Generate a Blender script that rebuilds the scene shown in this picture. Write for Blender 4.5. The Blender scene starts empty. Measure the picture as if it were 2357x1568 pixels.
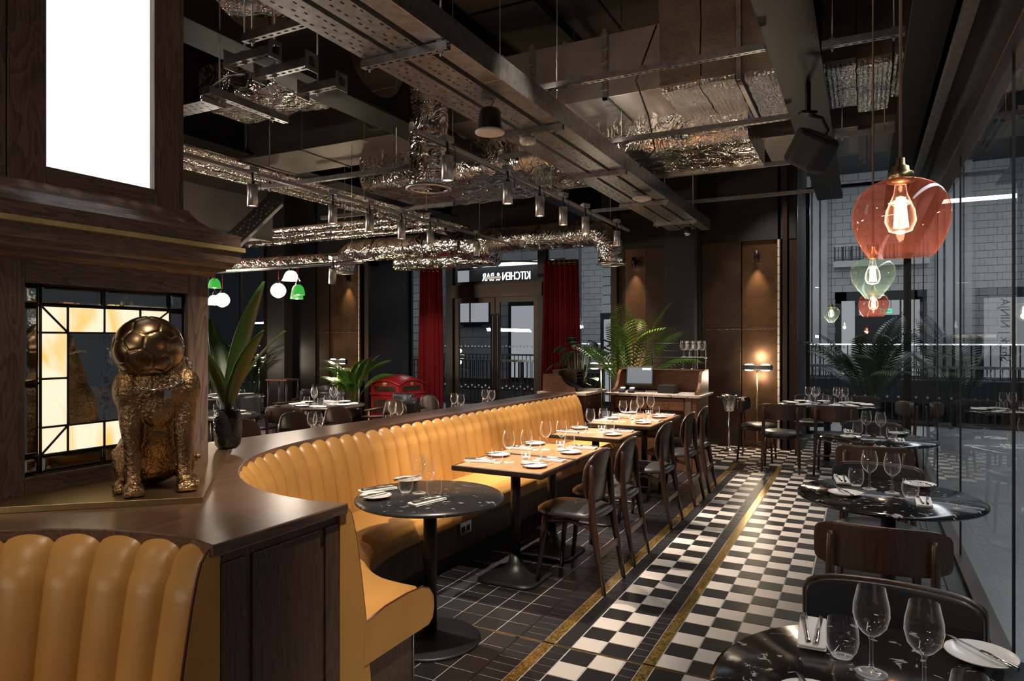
import bpy, bmesh, math, random
from mathutils import Vector, Matrix, noise
random.seed(7)
PI = math.pi
C = bpy.context.scene.collection
S = bpy.context.scene
# ---------------------------------------------------------------- camera, world, exposure
YAW = math.radians(27.3)
cam_d = bpy.data.cameras.new('camera'); cam = bpy.data.objects.new('camera', cam_d); C.objects.link(cam)
cam.location = (0, 0, 1.55); cam.rotation_euler = (PI/2, 0, YAW)
cam_d.sensor_width = 36; cam_d.lens = 1571/2357*36; cam_d.clip_start = .05; cam_d.clip_end = 200
S.camera = cam
w = bpy.data.worlds.new('world'); S.world = w; w.use_nodes = True
w.node_tree.nodes['Background'].inputs[0].default_value = (.75, .85, 1, 1)
w.node_tree.nodes['Background'].inputs[1].default_value = .05
S.view_settings.view_transform = 'Standard'; S.view_settings.look = 'None'
S.view_settings.gamma = 1; S.view_settings.use_curve_mapping = False
S.view_settings.exposure = .15
S.cycles.max_bounces = 7; S.cycles.diffuse_bounces = 3; S.cycles.glossy_bounces = 4
S.cycles.transparent_max_bounces = 20; S.cycles.transmission_bounces = 4
S.cycles.sample_clamp_indirect = 4; S.cycles.caustics_reflective = False; S.cycles.caustics_refractive = False

def area(name, loc, rot, sx, sy, power, col):
    l = bpy.data.lights.new(name, 'AREA'); l.shape = 'RECTANGLE'; l.size = sx; l.size_y = sy; l.energy = power; l.color = col
    o = bpy.data.objects.new(name, l); o.location = loc; o.rotation_euler = rot; C.objects.link(o); return o
SPW = 170
WARM = (1, .84, .68); COOL = (.93, .97, 1)
# area lights added outside to brighten the atrium and the walkway
area('atrium_fill', (-4, 24, 11), (0, 0, 0), 30, 12, 1000, COOL)
area('atrium_wall_fill', (0, 26, 5), (math.radians(75), 0, 0), 30, 3, 330, COOL)
area('walkway_fill', (2.2, 5, 4.6), (0, 0, 0), .5, 14, 230, COOL)
area('walkway_fill_back', (-3, 13.6, 3.9), (0, 0, 0), 16, .4, 150, COOL)
area('tray_fill_up', (-2.05, 3.4, 3.40), (PI, 0, 0), .10, 6, 10, WARM)  # upward fill added above the trunking to lift the soffit
area('beam_fill_up', (-.50, 3.2, 3.56), (PI, 0, 0), .08, 5, 4, WARM)  # second added upward fill, above the wide black beam
# dim fill lights added out of view, behind and beside the camera
for k_, (x_, y_, p_) in enumerate(((-1.6, -1.2, 24), (-4.2, -.8, 40), (-8.2, 1.8, 110), (-9.5, 5.5, 80))):
    area('soffit_fill', (x_, y_, 3.4), (0, 0, 0), .35, .35, p_, WARM)
# unseen strips added at the left and rear for highlights on the foil
area('left_strip_fill', (-10.6, 3.2, 1.9), (0, math.radians(-120), 0), .12, 3.2, 230, WARM)
area('rear_strip_fill', (-3.2, -3.0, 1.7), (math.radians(118), 0, 0), 3.4, .12, 40, WARM)

# ---------------------------------------------------------------- materials
def nodes(name):
    m = bpy.data.materials.new(name); m.use_nodes = True
    return m, m.node_tree.nodes, m.node_tree.links, m.node_tree.nodes['Principled BSDF']
def mat(name, col, rough=.5, metal=0, spec=.5, var=0, scale=8, bump=0, bscale=60, stretch=None, col2=None, coat=0, dist=.02, contrast=None):
    m, n, l, b = nodes(name)
    b.inputs['Base Color'].default_value = (*col, 1); b.inputs['Roughness'].default_value = rough
    b.inputs['Metallic'].default_value = metal; b.inputs['Specular IOR Level'].default_value = spec
    if coat: b.inputs['Coat Weight'].default_value = coat; b.inputs['Coat Roughness'].default_value = .1
    tc = n.new('ShaderNodeTexCoord'); mp = n.new('ShaderNodeMapping')
    if stretch: mp.inputs['Scale'].default_value = stretch
    l.new(tc.outputs['Object'], mp.inputs[0])
    if var or col2:
        t = n.new('ShaderNodeTexNoise'); t.inputs['Scale'].default_value = scale; t.inputs['Detail'].default_value = 5
        l.new(mp.outputs[0], t.inputs[0]); r = n.new('ShaderNodeValToRGB')
        a, c = contrast or (.35, .68)
        r.color_ramp.elements[0].position = a; r.color_ramp.elements[1].position = c
        c2 = col2 or tuple(x*(1-var) for x in col)
        r.color_ramp.elements[0].color = (*c2, 1); r.color_ramp.elements[1].color = (*col, 1)
        l.new(t.outputs[0], r.inputs[0]); l.new(r.outputs[0], b.inputs['Base Color'])
    if bump:
        t = n.new('ShaderNodeTexNoise'); t.inputs['Scale'].default_value = bscale; t.inputs['Detail'].default_value = 4
        l.new(mp.outputs[0], t.inputs[0]); u = n.new('ShaderNodeBump'); u.inputs['Strength'].default_value = bump
        u.inputs['Distance'].default_value = dist
        l.new(t.outputs[0], u.inputs['Height']); l.new(u.outputs[0], b.inputs['Normal'])
    return m
def emit(name, col, st, var=None, scale=3, stretch=None):
    m, n, l, b = nodes(name)
    b.inputs['Base Color'].default_value = (0, 0, 0, 1); b.inputs['Emission Color'].default_value = (*col, 1); b.inputs['Emission Strength'].default_value = st
    if var:
        tc = n.new('ShaderNodeTexCoord'); t = n.new('ShaderNodeTexNoise'); t.inputs['Scale'].default_value = scale; t.inputs['Distortion'].default_value = 1.2
        mp = n.new('ShaderNodeMapping'); mp.inputs['Scale'].default_value = stretch or (1, 1, 1)
        l.new(tc.outputs['Object'], mp.inputs[0]); l.new(mp.outputs[0], t.inputs[0]); r = n.new('ShaderNodeValToRGB')
        r.color_ramp.elements[0].position = .5; r.color_ramp.elements[1].position = .72
        r.color_ramp.elements[0].color = (*col, 1); r.color_ramp.elements[1].color = (*var, 1)
        l.new(t.outputs[0], r.inputs[0]); l.new(r.outputs[0], b.inputs['Emission Color'])
    return m
def thin_glass(name, tint=(1, 1, 1), ior=1.45, rough=0.0, boost=1.0, refl=(1, 1, 1), fmax=1.0, haze=0, edge=0, hcol=(1, 1, 1)):
    m = bpy.data.materials.new(name); m.use_nodes = True; n = m.node_tree.nodes; l = m.node_tree.links
    n.clear(); o = n.new('ShaderNodeOutputMaterial'); x = n.new('ShaderNodeMixShader'); f = n.new('ShaderNodeFresnel'); f.inputs[0].default_value = ior
    t = n.new('ShaderNodeBsdfTransparent'); t.inputs[0].default_value = (*tint, 1); g = n.new('ShaderNodeBsdfGlossy'); g.inputs['Roughness'].default_value = rough
    g.inputs[0].default_value = (*refl, 1)
    mu = n.new('ShaderNodeMath'); mu.operation = 'MULTIPLY'; mu.use_clamp = True; mu.inputs[1].default_value = boost
    geo = n.new('ShaderNodeNewGeometry'); ib = n.new('ShaderNodeMath'); ib.operation = 'MULTIPLY_ADD'; ib.inputs[1].default_value = 1/ior-ior; ib.inputs[2].default_value = ior
    l.new(geo.outputs['Backfacing'], ib.inputs[0]); l.new(ib.outputs[0], f.inputs[0])
    mi = n.new('ShaderNodeMath'); mi.operation = 'MINIMUM'; mi.inputs[1].default_value = fmax; l.new(f.outputs[0], mu.inputs[0]); l.new(mu.outputs[0], mi.inputs[0]); l.new(mi.outputs[0], x.inputs[0])
    l.new(t.outputs[0], x.inputs[1]); l.new(g.outputs[0], x.inputs[2]); last = x
    if haze or edge:            # faint tinted body scatter; pale edges painted in place of refracted glints
        di = n.new('ShaderNodeBsdfDiffuse'); di.inputs[0].default_value = (*hcol, 1); tl = n.new('ShaderNodeBsdfTranslucent'); tl.inputs[0].default_value = (*hcol, 1)
        a = n.new('ShaderNodeAddShader'); l.new(di.outputs[0], a.inputs[0]); l.new(tl.outputs[0], a.inputs[1])
        lw = n.new('ShaderNodeLayerWeight'); lw.inputs[0].default_value = .5; pw = n.new('ShaderNodeMath'); pw.operation = 'POWER'; pw.inputs[1].default_value = 4
        ma = n.new('ShaderNodeMath'); ma.operation = 'MULTIPLY_ADD'; ma.inputs[1].default_value = edge; ma.inputs[2].default_value = haze
        l.new(lw.outputs['Facing'], pw.inputs[0]); l.new(pw.outputs[0], ma.inputs[0]); y = n.new('ShaderNodeMixShader'); l.new(ma.outputs[0], y.inputs[0]); l.new(x.outputs[0], y.inputs[1]); l.new(a.outputs[0], y.inputs[2]); last = y
    l.new(last.outputs[0], o.inputs[0])
    return m
def wood(name, c1, c2, rough=.4, scale=3, axis='z', coat=0):
    m, n, l, b = nodes(name); b.inputs['Roughness'].default_value = rough
    if coat: b.inputs['Coat Weight'].default_value = coat; b.inputs['Coat Roughness'].default_value = .25
    tc = n.new('ShaderNodeTexCoord'); mp = n.new('ShaderNodeMapping'); k = {'x': (.12, 1, 1), 'y': (1, .12, 1), 'z': (1, 1, .12)}[axis]
    mp.inputs['Scale'].default_value = k; l.new(tc.outputs['Object'], mp.inputs[0])
    t = n.new('ShaderNodeTexNoise'); t.inputs['Scale'].default_value = scale*2.2; t.inputs['Detail'].default_value = 3; t.inputs['Distortion'].default_value = .6
    l.new(mp.outputs[0], t.inputs[0])
    s = n.new('ShaderNodeMath'); s.operation = 'MULTIPLY'; s.inputs[1].default_value = 22; l.new(t.outputs[0], s.inputs[0])
    fr = n.new('ShaderNodeMath'); fr.operation = 'FRACT'; l.new(s.outputs[0], fr.inputs[0])
    t2 = n.new('ShaderNodeTexNoise'); t2.inputs['Scale'].default_value = 130; t2.inputs['Detail'].default_value = 2
    mp2 = n.new('ShaderNodeMapping'); mp2.inputs['Scale'].default_value = tuple(.04 if x < .5 else 1 for x in k); l.new(tc.outputs['Object'], mp2.inputs[0]); l.new(mp2.outputs[0], t2.inputs[0])
    mx = n.new('ShaderNodeMath'); mx.operation = 'MULTIPLY_ADD'; mx.inputs[1].default_value = .35; l.new(fr.outputs[0], mx.inputs[0])
    sc = n.new('ShaderNodeMath'); sc.operation = 'MULTIPLY'; sc.inputs[1].default_value = .65; l.new(t2.outputs[0], sc.inputs[0]); l.new(sc.outputs[0], mx.inputs[2])
    r = n.new('ShaderNodeValToRGB'); r.color_ramp.elements[0].position = .22; r.color_ramp.elements[1].position = .62
    r.color_ramp.elements[0].color = (*c2, 1); r.color_ramp.elements[1].color = (*c1, 1)
    l.new(mx.outputs[0], r.inputs[0]); l.new(r.outputs[0], b.inputs['Base Color'])
    u = n.new('ShaderNodeBump'); u.inputs['Strength'].default_value = .15; u.inputs['Distance'].default_value = .002; l.new(t2.outputs[0], u.inputs['Height']); l.new(u.outputs[0], b.inputs['Normal'])
    return m
def foil_mat(name, col, st=.9, sc=9, rough=.22, ribs=False):
    m, n, l, b = nodes(name); b.inputs['Base Color'].default_value = (*col, 1); b.inputs['Metallic'].default_value = 1; b.inputs['Roughness'].default_value = rough
    tc = n.new('ShaderNodeTexCoord'); v = n.new('ShaderNodeTexVoronoi'); v.inputs['Scale'].default_value = sc; v.feature = 'F1'
    t = n.new('ShaderNodeTexNoise'); t.inputs['Scale'].default_value = sc*1.6; t.inputs['Detail'].default_value = 3; t.inputs['Distortion'].default_value = 1.5
    l.new(tc.outputs['Object'], t.inputs[0]); l.new(t.outputs['Color'], v.inputs['Vector'])
    a = n.new('ShaderNodeMath'); a.operation = 'ADD'; l.new(v.outputs['Distance'], a.inputs[0]); l.new(t.outputs[0], a.inputs[1])
    u = n.new('ShaderNodeBump'); u.inputs['Strength'].default_value = st; u.inputs['Distance'].default_value = .03
    l.new(a.outputs[0], u.inputs['Height'])
    if ribs:
        wv = n.new('ShaderNodeTexWave'); wv.inputs['Scale'].default_value = 9; wv.inputs['Distortion'].default_value = 1.5; l.new(tc.outputs['Object'], wv.inputs[0])
        u2 = n.new('ShaderNodeBump'); u2.inputs['Strength'].default_value = .6; u2.inputs['Distance'].default_value = .01
        l.new(wv.outputs[0], u2.inputs['Height']); l.new(u.outputs[0], u2.inputs['Normal']); u = u2
    l.new(u.outputs[0], b.inputs['Normal'])
    return m
def marble(name, base, vein, rough=.12, sc=5, dens=.06):
    m, n, l, b = nodes(name); b.inputs['Roughness'].default_value = rough
    tc = n.new('ShaderNodeTexCoord'); t = n.new('ShaderNodeTexNoise'); t.inputs['Scale'].default_value = sc; t.inputs['Detail'].default_value = 8; t.inputs['Distortion'].default_value = 1.8
    l.new(tc.outputs['Object'], t.inputs[0])
    s = n.new('ShaderNodeMath'); s.operation = 'SUBTRACT'; s.inputs[1].default_value = .5; l.new(t.outputs[0], s.inputs[0])
    a = n.new('ShaderNodeMath'); a.operation = 'ABSOLUTE'; l.new(s.outputs[0], a.inputs[0])
    t2 = n.new('ShaderNodeTexNoise'); t2.inputs['Scale'].default_value = sc*3.3; t2.inputs['Detail'].default_value = 5; l.new(tc.outputs['Object'], t2.inputs[0])
    q = n.new('ShaderNodeMath'); q.operation = 'MULTIPLY_ADD'; q.inputs[1].default_value = -.30; q.inputs[2].default_value = .125; l.new(t2.outputs[0], q.inputs[0])
    k = n.new('ShaderNodeMath'); k.operation = 'SUBTRACT'; l.new(a.outputs[0], k.inputs[0]); l.new(q.outputs[0], k.inputs[1])
    r = n.new('ShaderNodeValToRGB'); r.color_ramp.elements[0].position = 0; r.color_ramp.elements[1].position = dens
    r.color_ramp.elements[0].color = (*vein, 1); r.color_ramp.elements[1].color = (*base, 1); l.new(k.outputs[0], r.inputs[0]); l.new(r.outputs[0], b.inputs['Base Color'])
    return m
M = dict(
 oak=wood('oak', (.20, .133, .098), (.075, .048, .035), .42, 3, 'z'),
 oakh=wood('oak_horizontal', (.20, .133, .098), (.075, .048, .035), .42, 3, 'y'),
 oakd=wood('oak_dark_panel', (.10, .056, .036), (.038, .021, .014), .38, 3, 'z'),
 oakdh=wood('oak_dark_rail', (.10, .05, .03), (.035, .018, .011), .38, 3, 'y'),
 top=wood('counter_wood', (.13, .07, .045), (.06, .032, .021), .28, 2, 'y', coat=.3),
 tabletop=wood('table_wood', (.36, .18, .085), (.22, .10, .045), .33, 1.6, 'y'),
 redoak=wood('till_wood', (.20, .085, .04), (.09, .036, .018), .35, 4, 'x'),
 walnut=wood('walnut', (.050, .023, .014), (.024, .012, .008), .33, 2, 'z', coat=.2),
 rim=mat('table_edge', (.018, .012, .010), .3, spec=.5),
 leather=mat('yellow_leather', (.46, .238, .064), .36, var=.13, scale=5, bump=.12, bscale=260, dist=.002),
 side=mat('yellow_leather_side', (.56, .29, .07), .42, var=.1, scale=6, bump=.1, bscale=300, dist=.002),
 piping=mat('piping', (.055, .012, .012), .4),
 brass=mat('brass', (.55, .40, .20), .3, 1, var=.3, scale=14),
 brassp=mat('brass_plate', (.42, .30, .15), .38, 1, var=.25, scale=5),
 gold=mat('statue_gold', (.40, .25, .125), .26, 1, var=.6, scale=7, bump=.9, bscale=90, dist=.008),
 ball=mat('football_bronze', (.30, .20, .11), .3, 1, var=.5, scale=6),
 brasss=mat('brass_strip', (.78, .62, .26), .35, .35, var=.25, scale=10),
 lead=mat('lead_came', (.02, .02, .02), .4, .6),
 mirror=mat('mirror_glass', (.62, .62, .58), .03, 1, bump=.06, bscale=6),
 black=mat('black_metal', (.012, .012, .013), .42, .3),
 blackm=mat('black_matte', (.010, .010, .011), .6),
 softblack=mat('black_leather', (.016, .016, .018), .36, bump=.1, bscale=200, dist=.002),
 beam=mat('black_beam', (.009, .009, .010), .42, .2, bump=.08, bscale=120, dist=.003),
 steel=mat('galvanised_steel', (.50, .50, .50), .34, .9, var=.35, scale=16),
 steelw=mat('duct_steel', (.58, .54, .50), .38, .8, var=.22, scale=3),
 alu=mat('brushed_aluminium', (.55, .55, .55), .32, .9),
 foil=foil_mat('foil', (.92, .86, .80), .6, 3.2, .12),
 foilr=foil_mat('foil_blanket', (.92, .90, .88), .6, 5, .28, True),
 chrome=mat('chrome', (.8, .8, .8), .12, 1),
 ceil=mat('ceiling_soffit', (.30, .21, .15), .7, var=.25, scale=.7),
 duct_wrap=mat('insulation_wrap', (.26, .20, .15), .55, .3, var=.35, scale=3, bump=.5, bscale=18),
 copper=mat('patinated_copper', (.16, .085, .045), .40, .75, col2=(.055, .032, .02), scale=2.2, contrast=(.3, .7), bump=.04, bscale=30),
 coppdk=mat('dark_bronze_panel', (.07, .042, .028), .42, .6, col2=(.03, .02, .015), scale=2.5, contrast=(.3, .7)),
 wallgrey=mat('charcoal_plaster', (.028, .028, .031), .75, var=.2, scale=12),
 wallblack=mat('black_wall', (.010, .009, .009), .7),
 bronze=mat('bronze_frame', (.045, .030, .022), .4, .6),
 cream=mat('cream_tile', (.52, .47, .43), .38, var=.12, scale=2),
 cream2=mat('cream_tile_warm', (.56, .49, .43), .4, var=.12, scale=2),
 btile=mat('black_tile', (.013, .0125, .015), .36, var=.3, scale=3),
 btile2=mat('charcoal_tile', (.024, .021, .023), .38, var=.3, scale=3),
 gtile=mat('dark_grey_tile', (.030, .032, .032), .4, var=.3, scale=3),
 grout=mat('grout', (.36, .33, .31), .8), groutd=mat('grout_dark', (.045, .042, .04), .8),
 red=mat('curtain_red', (.22, .012, .017), .85, spec=.2, bump=.1, bscale=150, dist=.003),
 redp=mat('phone_box_red', (.42, .018, .022), .3, spec=.6),
 goldp=mat('gold_paint', (.75, .50, .22), .4, .4),
 pane=mat('brown_pane', (.10, .07, .04), .3, .2, var=.5, scale=9),
 glass=thin_glass('clear_glass', (.985, .985, .985), 1.45, 0, 1.3, fmax=.75, haze=.004, edge=.52),
 window=thin_glass('window_glass', (.82, .86, .87), 1.52, 0, 1.15),
 mglass=thin_glass('pink_amber_glass', (.86, .52, .46), 1.45, 0, 1.3, fmax=.5, haze=.014, edge=.03, hcol=(.60, .22, .16)),
 gglass=thin_glass('smoke_green_glass', (.78, .87, .82), 1.45, 0, 1.3, fmax=.5, haze=.012, edge=.05, hcol=(.5, .7, .6)),
 porcelain=mat('porcelain', (.78, .76, .73), .22), linen=mat('white_linen', (.80, .79, .77), .9),
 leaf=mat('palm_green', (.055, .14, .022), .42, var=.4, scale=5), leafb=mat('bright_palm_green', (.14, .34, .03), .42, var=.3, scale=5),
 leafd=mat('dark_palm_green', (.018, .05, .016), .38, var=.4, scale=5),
 stem=mat('stem', (.05, .06, .02), .6), pot=mat('black_glazed_pot', (.015, .015, .015), .15, .2, bump=.6, bscale=40),
 potg=mat('grey_pot', (.03, .03, .032), .6),
 bmarb=marble('black_marble', (.011, .011, .012), (.45, .43, .40), .13, 8, .010),
 bmarb2=marble('grey_marble', (.020, .021, .024), (.30, .30, .30), .30, 7, .012),
 wmarb=marble('white_marble', (.62, .56, .50), (.12, .10, .09), .3, 6, .05),
 extfloor=mat('terrazzo', (.42, .43, .44), .28, var=.3, scale=60),
 extwall=mat('glazed_wall_tile', (.52, .53, .54), .3, var=.15, scale=1.2), extj=mat('tile_joint', (.16, .165, .17), .8),
 extdark=mat('atrium_dark_steel', (.015, .015, .016), .5),
 gcord=mat('red_cord', (.5, .02, .02), .6), tcord=mat('twisted_cord', (.20, .15, .10), .7),
 greensh=emit('green_glass_shade', (.05, .52, .06), .75),
 bulb=emit('filament_bulb', (1, .66, .36), 30), bulbw=emit('warm_bulb', (1, .80, .55), 18),
 lens=emit('spot_lens', (1, .88, .72), 14), lamp=emit('lamp_disc', (1, .90, .75), 20),
 screenw=emit('lightbox_panel', (.93, .95, 1), 1.25), amber=emit('amber_opal_glass', (1, .86, .62), .98, var=(1, .60, .16), scale=5, stretch=(1, 1.2, .5)),
 flame=emit('candle_flame', (1, .8, .5), 22), signw=emit('sign_letters', (1, 1, 1), 1.5),
 exitg=emit('exit_green', (.1, .8, .45), 1.2), pix=emit('display', (.16, .18, .2), 1), pixw=emit('display_white', (.9, .95, 1), 1),
 litpanel=emit('lit_window', (.72, .75, .80), .42), whitep=mat('white_plastic', (.7, .68, .66), .4),
 stripe=emit('led_handrail', (.9, .95, 1), 1.5), dot=mat('frosted_dot', (.85, .85, .85), .6),
 paper=mat('paper', (.5, .45, .38), .8), teal=mat('menu_board', (.02, .02, .025), .4),
)
# mosaic gold strip
def mosaic():
    m, n, l, b = nodes('gold_mosaic'); b.inputs['Metallic'].default_value = .85; b.inputs['Roughness'].default_value = .25
    tc = n.new('ShaderNodeTexCoord'); v = n.new('ShaderNodeTexVoronoi'); v.inputs['Scale'].default_value = 95; l.new(tc.outputs['Object'], v.inputs[0])
    r = n.new('ShaderNodeValToRGB'); r.color_ramp.elements[0].color = (.10, .055, .015, 1); r.color_ramp.elements[1].color = (1.0, .66, .20, 1)
    l.new(v.outputs['Color'], r.inputs[0]); l.new(r.outputs[0], b.inputs['Base Color'])
    u = n.new('ShaderNodeBump'); u.inputs['Strength'].default_value = .8; u.inputs['Distance'].default_value = .02; l.new(v.outputs['Color'], u.inputs['Height']); l.new(u.outputs[0], b.inputs['Normal'])
    return m
M['mosaic'] = mosaic()

# ---------------------------------------------------------------- mesh helpers
class MB:
    def __init__(s): s.v = []; s.f = []; s.sm = []
    def add(s, vs, fs, smooth=False, T=None):
        o = len(s.v); s.v += [tuple(T @ Vector(p)) if T else tuple(p) for p in vs]
        s.f += [tuple(i+o for i in f) for f in fs]; s.sm += [smooth]*len(fs); return s
    def box(s, x0, x1, y0, y1, z0, z1, T=None):
        return s.add([(x0,y0,z0),(x1,y0,z0),(x1,y1,z0),(x0,y1,z0),(x0,y0,z1),(x1,y0,z1),(x1,y1,z1),(x0,y1,z1)],
            [(0,3,2,1),(4,5,6,7),(0,1,5,4),(1,2,6,5),(2,3,7,6),(3,0,4,7)], False, T)
    def cb(s, c, d, rz=0, T=None):
        t = Matrix.Translation(c) @ Matrix.Rotation(rz, 4, 'Z'); t = (T @ t) if T else t
        return s.box(-d[0]/2, d[0]/2, -d[1]/2, d[1]/2, -d[2]/2, d[2]/2, t)
    def tube(s, pts, r, n=8, cap=True, T=None, sx=1, jit=0):
        pts = [Vector(p) for p in pts]; k = len(pts); rr = r if isinstance(r, (list, tuple)) else [r]*k
        vs = []; fs = []; up = None
        for i, p in enumerate(pts):
            d = (pts[min(i+1, k-1)]-pts[max(i-1, 0)]).normalized()
            if up is None: up = d.orthogonal().normalized() if abs(d.z) > .9 else Vector((0, 0, 1)).cross(d).normalized()
            a = (up-d*up.dot(d)).normalized(); up = a; b = d.cross(a)
            for j in range(n):
                t = 2*PI*j/n; q = rr[i]*(1+(jit*noise.noise(Vector((i*.9, j*.8, k))) if jit else 0))
                vs.append(p+a*math.cos(t)*q*sx+b*math.sin(t)*q)
        for i in range(k-1):
            for j in range(n): fs.append((i*n+j, i*n+(j+1) % n, (i+1)*n+(j+1) % n, (i+1)*n+j))
        if cap: fs.append(tuple(reversed(range(n)))); fs.append(tuple((k-1)*n+j for j in range(n)))
        s.add(vs, fs, True, T)
        if cap: s.sm[-1] = s.sm[-2] = False
        return s
    def lathe(s, prof, n=24, T=None, closed=False):
        vs = []; fs = []; k = len(prof)
        for (r, z) in prof:
            for j in range(n): vs.append((r*math.cos(2*PI*j/n), r*math.sin(2*PI*j/n), z))
        for i in range(k-1 if not closed else k):
            for j in range(n): a = i*n; b = ((i+1) % k)*n; fs.append((a+j, a+(j+1) % n, b+(j+1) % n, b+j))
        return s.add(vs, fs, True, T)
    def ell(s, c, r, nu=20, nv=12, T=None):
        vs = []; fs = []
        for i in range(nv+1):
            t = PI*i/nv
            for j in range(nu): a = 2*PI*j/nu; vs.append((c[0]+r[0]*math.sin(t)*math.cos(a), c[1]+r[1]*math.sin(t)*math.sin(a), c[2]-r[2]*math.cos(t)))
        for i in range(nv):
            for j in range(nu): fs.append((i*nu+j, i*nu+(j+1) % nu, (i+1)*nu+(j+1) % nu, (i+1)*nu+j))
        return s.add(vs, fs, True, T)
    def prism(s, poly, z0, z1, T=None):
        n = len(poly)
        return s.add([(x, y, z0) for x, y in poly]+[(x, y, z1) for x, y in poly],
            [tuple(reversed(range(n))), tuple(range(n, 2*n))]+[(i, (i+1) % n, n+(i+1) % n, n+i) for i in range(n)], False, T)
    def grid(s, fn, nu, nv, T=None, smooth=True):
        vs = [fn(i/nu, j/nv) for i in range(nu+1) for j in range(nv+1)]
        return s.add(vs, [(i*(nv+1)+j, (i+1)*(nv+1)+j, (i+1)*(nv+1)+j+1, i*(nv+1)+j+1) for i in range(nu) for j in range(nv)], smooth, T)
    def mesh(s, name, m):
        me = bpy.data.meshes.new(name); me.from_pydata(s.v, [], s.f); me.polygons.foreach_set('use_smooth', s.sm)
        me.materials.append(M[m]); me.update(); return me
    def build(s, name, m, parent=None, bevel=0, seg=2, solid=0, sub=0, off=0):
        o = bpy.data.objects.new(name, s.mesh(name, m)); C.objects.link(o)
        if parent: o.parent = parent
        if solid: q = o.modifiers.new('solid', 'SOLIDIFY'); q.thickness = solid; q.offset = off
        if sub: q = o.modifiers.new('sub', 'SUBSURF'); q.levels = q.render_levels = sub
        if bevel: q = o.modifiers.new('bevel', 'BEVEL'); q.width = bevel; q.segments = seg; q.limit_method = 'ANGLE'; q.angle_limit = .6
        return o
def TR(x=0, y=0, z=0, rz=0, rx=0, ry=0):
    return Matrix.Translation((x, y, z)) @ Matrix.Rotation(rz, 4, 'Z') @ Matrix.Rotation(ry, 4, 'Y') @ Matrix.Rotation(rx, 4, 'X')
def tag(o, label=None, cat=None, group=None, kind=None):
    if label: o['label'] = label
    if cat: o['category'] = cat
    if group: o['group'] = group
    if kind: o['kind'] = kind
    return o
def thing(name, label, cat, loc=(0, 0, 0), rz=0, group=None, kind=None):
    o = bpy.data.objects.new(name, None); o.empty_display_size = .1; C.objects.link(o); o.location = loc; o.rotation_euler = (0, 0, rz)
    return tag(o, label, cat, group, kind)
def struct(name, mb, m, label=None, **k):
    o = mb.build(name, m, **k); return tag(o, label or name.replace('_', ' '), None, None, 'structure')
def kids(o): return [c for c in bpy.data.objects if c.parent == o]
KC = {}
def copy_tree(o, loc=None, rz=None, label=None, group=None):
    if o.name not in KC:
        KC[o.name] = [(c, kids(c)) for c in kids(o)]
    r = o.copy(); C.objects.link(r)
    if loc is not None: r.location = loc
    if rz is not None: r.rotation_euler = (0, 0, rz)
    if label: r['label'] = label
    if group: r['group'] = group
    for c, gs in KC[o.name]:
        q = c.copy(); q.parent = r; C.objects.link(q)
        for g in gs: h = g.copy(); h.parent = q; C.objects.link(h)
    return r
class Proto:
    """first use moves the original, later uses copy it"""
    def __init__(s, o): s.o = o; s.used = False
    def place(s, loc, rz, label, group=None):
        if not s.used:
            s.used = True; s.o.location = loc; s.o.rotation_euler = (0, 0, rz); s.o['label'] = label
            if group: s.o['group'] = group
            KC[s.o.name] = [(c, kids(c)) for c in kids(s.o)]
            return s.o
        return copy_tree(s.o, loc, rz, label, group)
def spot(parent, loc, target, power, ang=50, blend=.5, col=WARM, rad=.03):
    l = bpy.data.lights.new('spot_beam', 'SPOT'); l.energy = power; l.spot_size = math.radians(ang); l.spot_blend = blend; l.color = col; l.shadow_soft_size = rad
    o = bpy.data.objects.new('spot_beam', l); C.objects.link(o); o.location = loc
    o.rotation_euler = (Vector(target)-Vector(loc)).to_track_quat('-Z', 'Y').to_euler(); return o
def point(loc, power, col=WARM, rad=.04):
    l = bpy.data.lights.new('lamp_glow', 'POINT'); l.energy = power; l.color = col; l.shadow_soft_size = rad
    o = bpy.data.objects.new('lamp_glow', l); C.objects.link(o); o.location = loc; return o
def text(name, s, size, loc, rot, m, ext=.01, parent=None, align='CENTER', font_scale=(1, 1, 1)):
    cu = bpy.data.curves.new(name, 'FONT'); cu.body = s; cu.size = size; cu.extrude = ext; cu.align_x = align
    t = bpy.data.objects.new(name, cu); C.objects.link(t); bpy.context.view_layer.update()
    me = bpy.data.meshes.new_from_object(t.evaluated_get(bpy.context.evaluated_depsgraph_get())); bpy.data.objects.remove(t)
    me.materials.clear(); me.materials.append(M[m]); o = bpy.data.objects.new(name, me); C.objects.link(o); o.location = loc; o.rotation_euler = rot; o.scale = font_scale
    if parent: o.parent = parent
    return o
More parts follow.
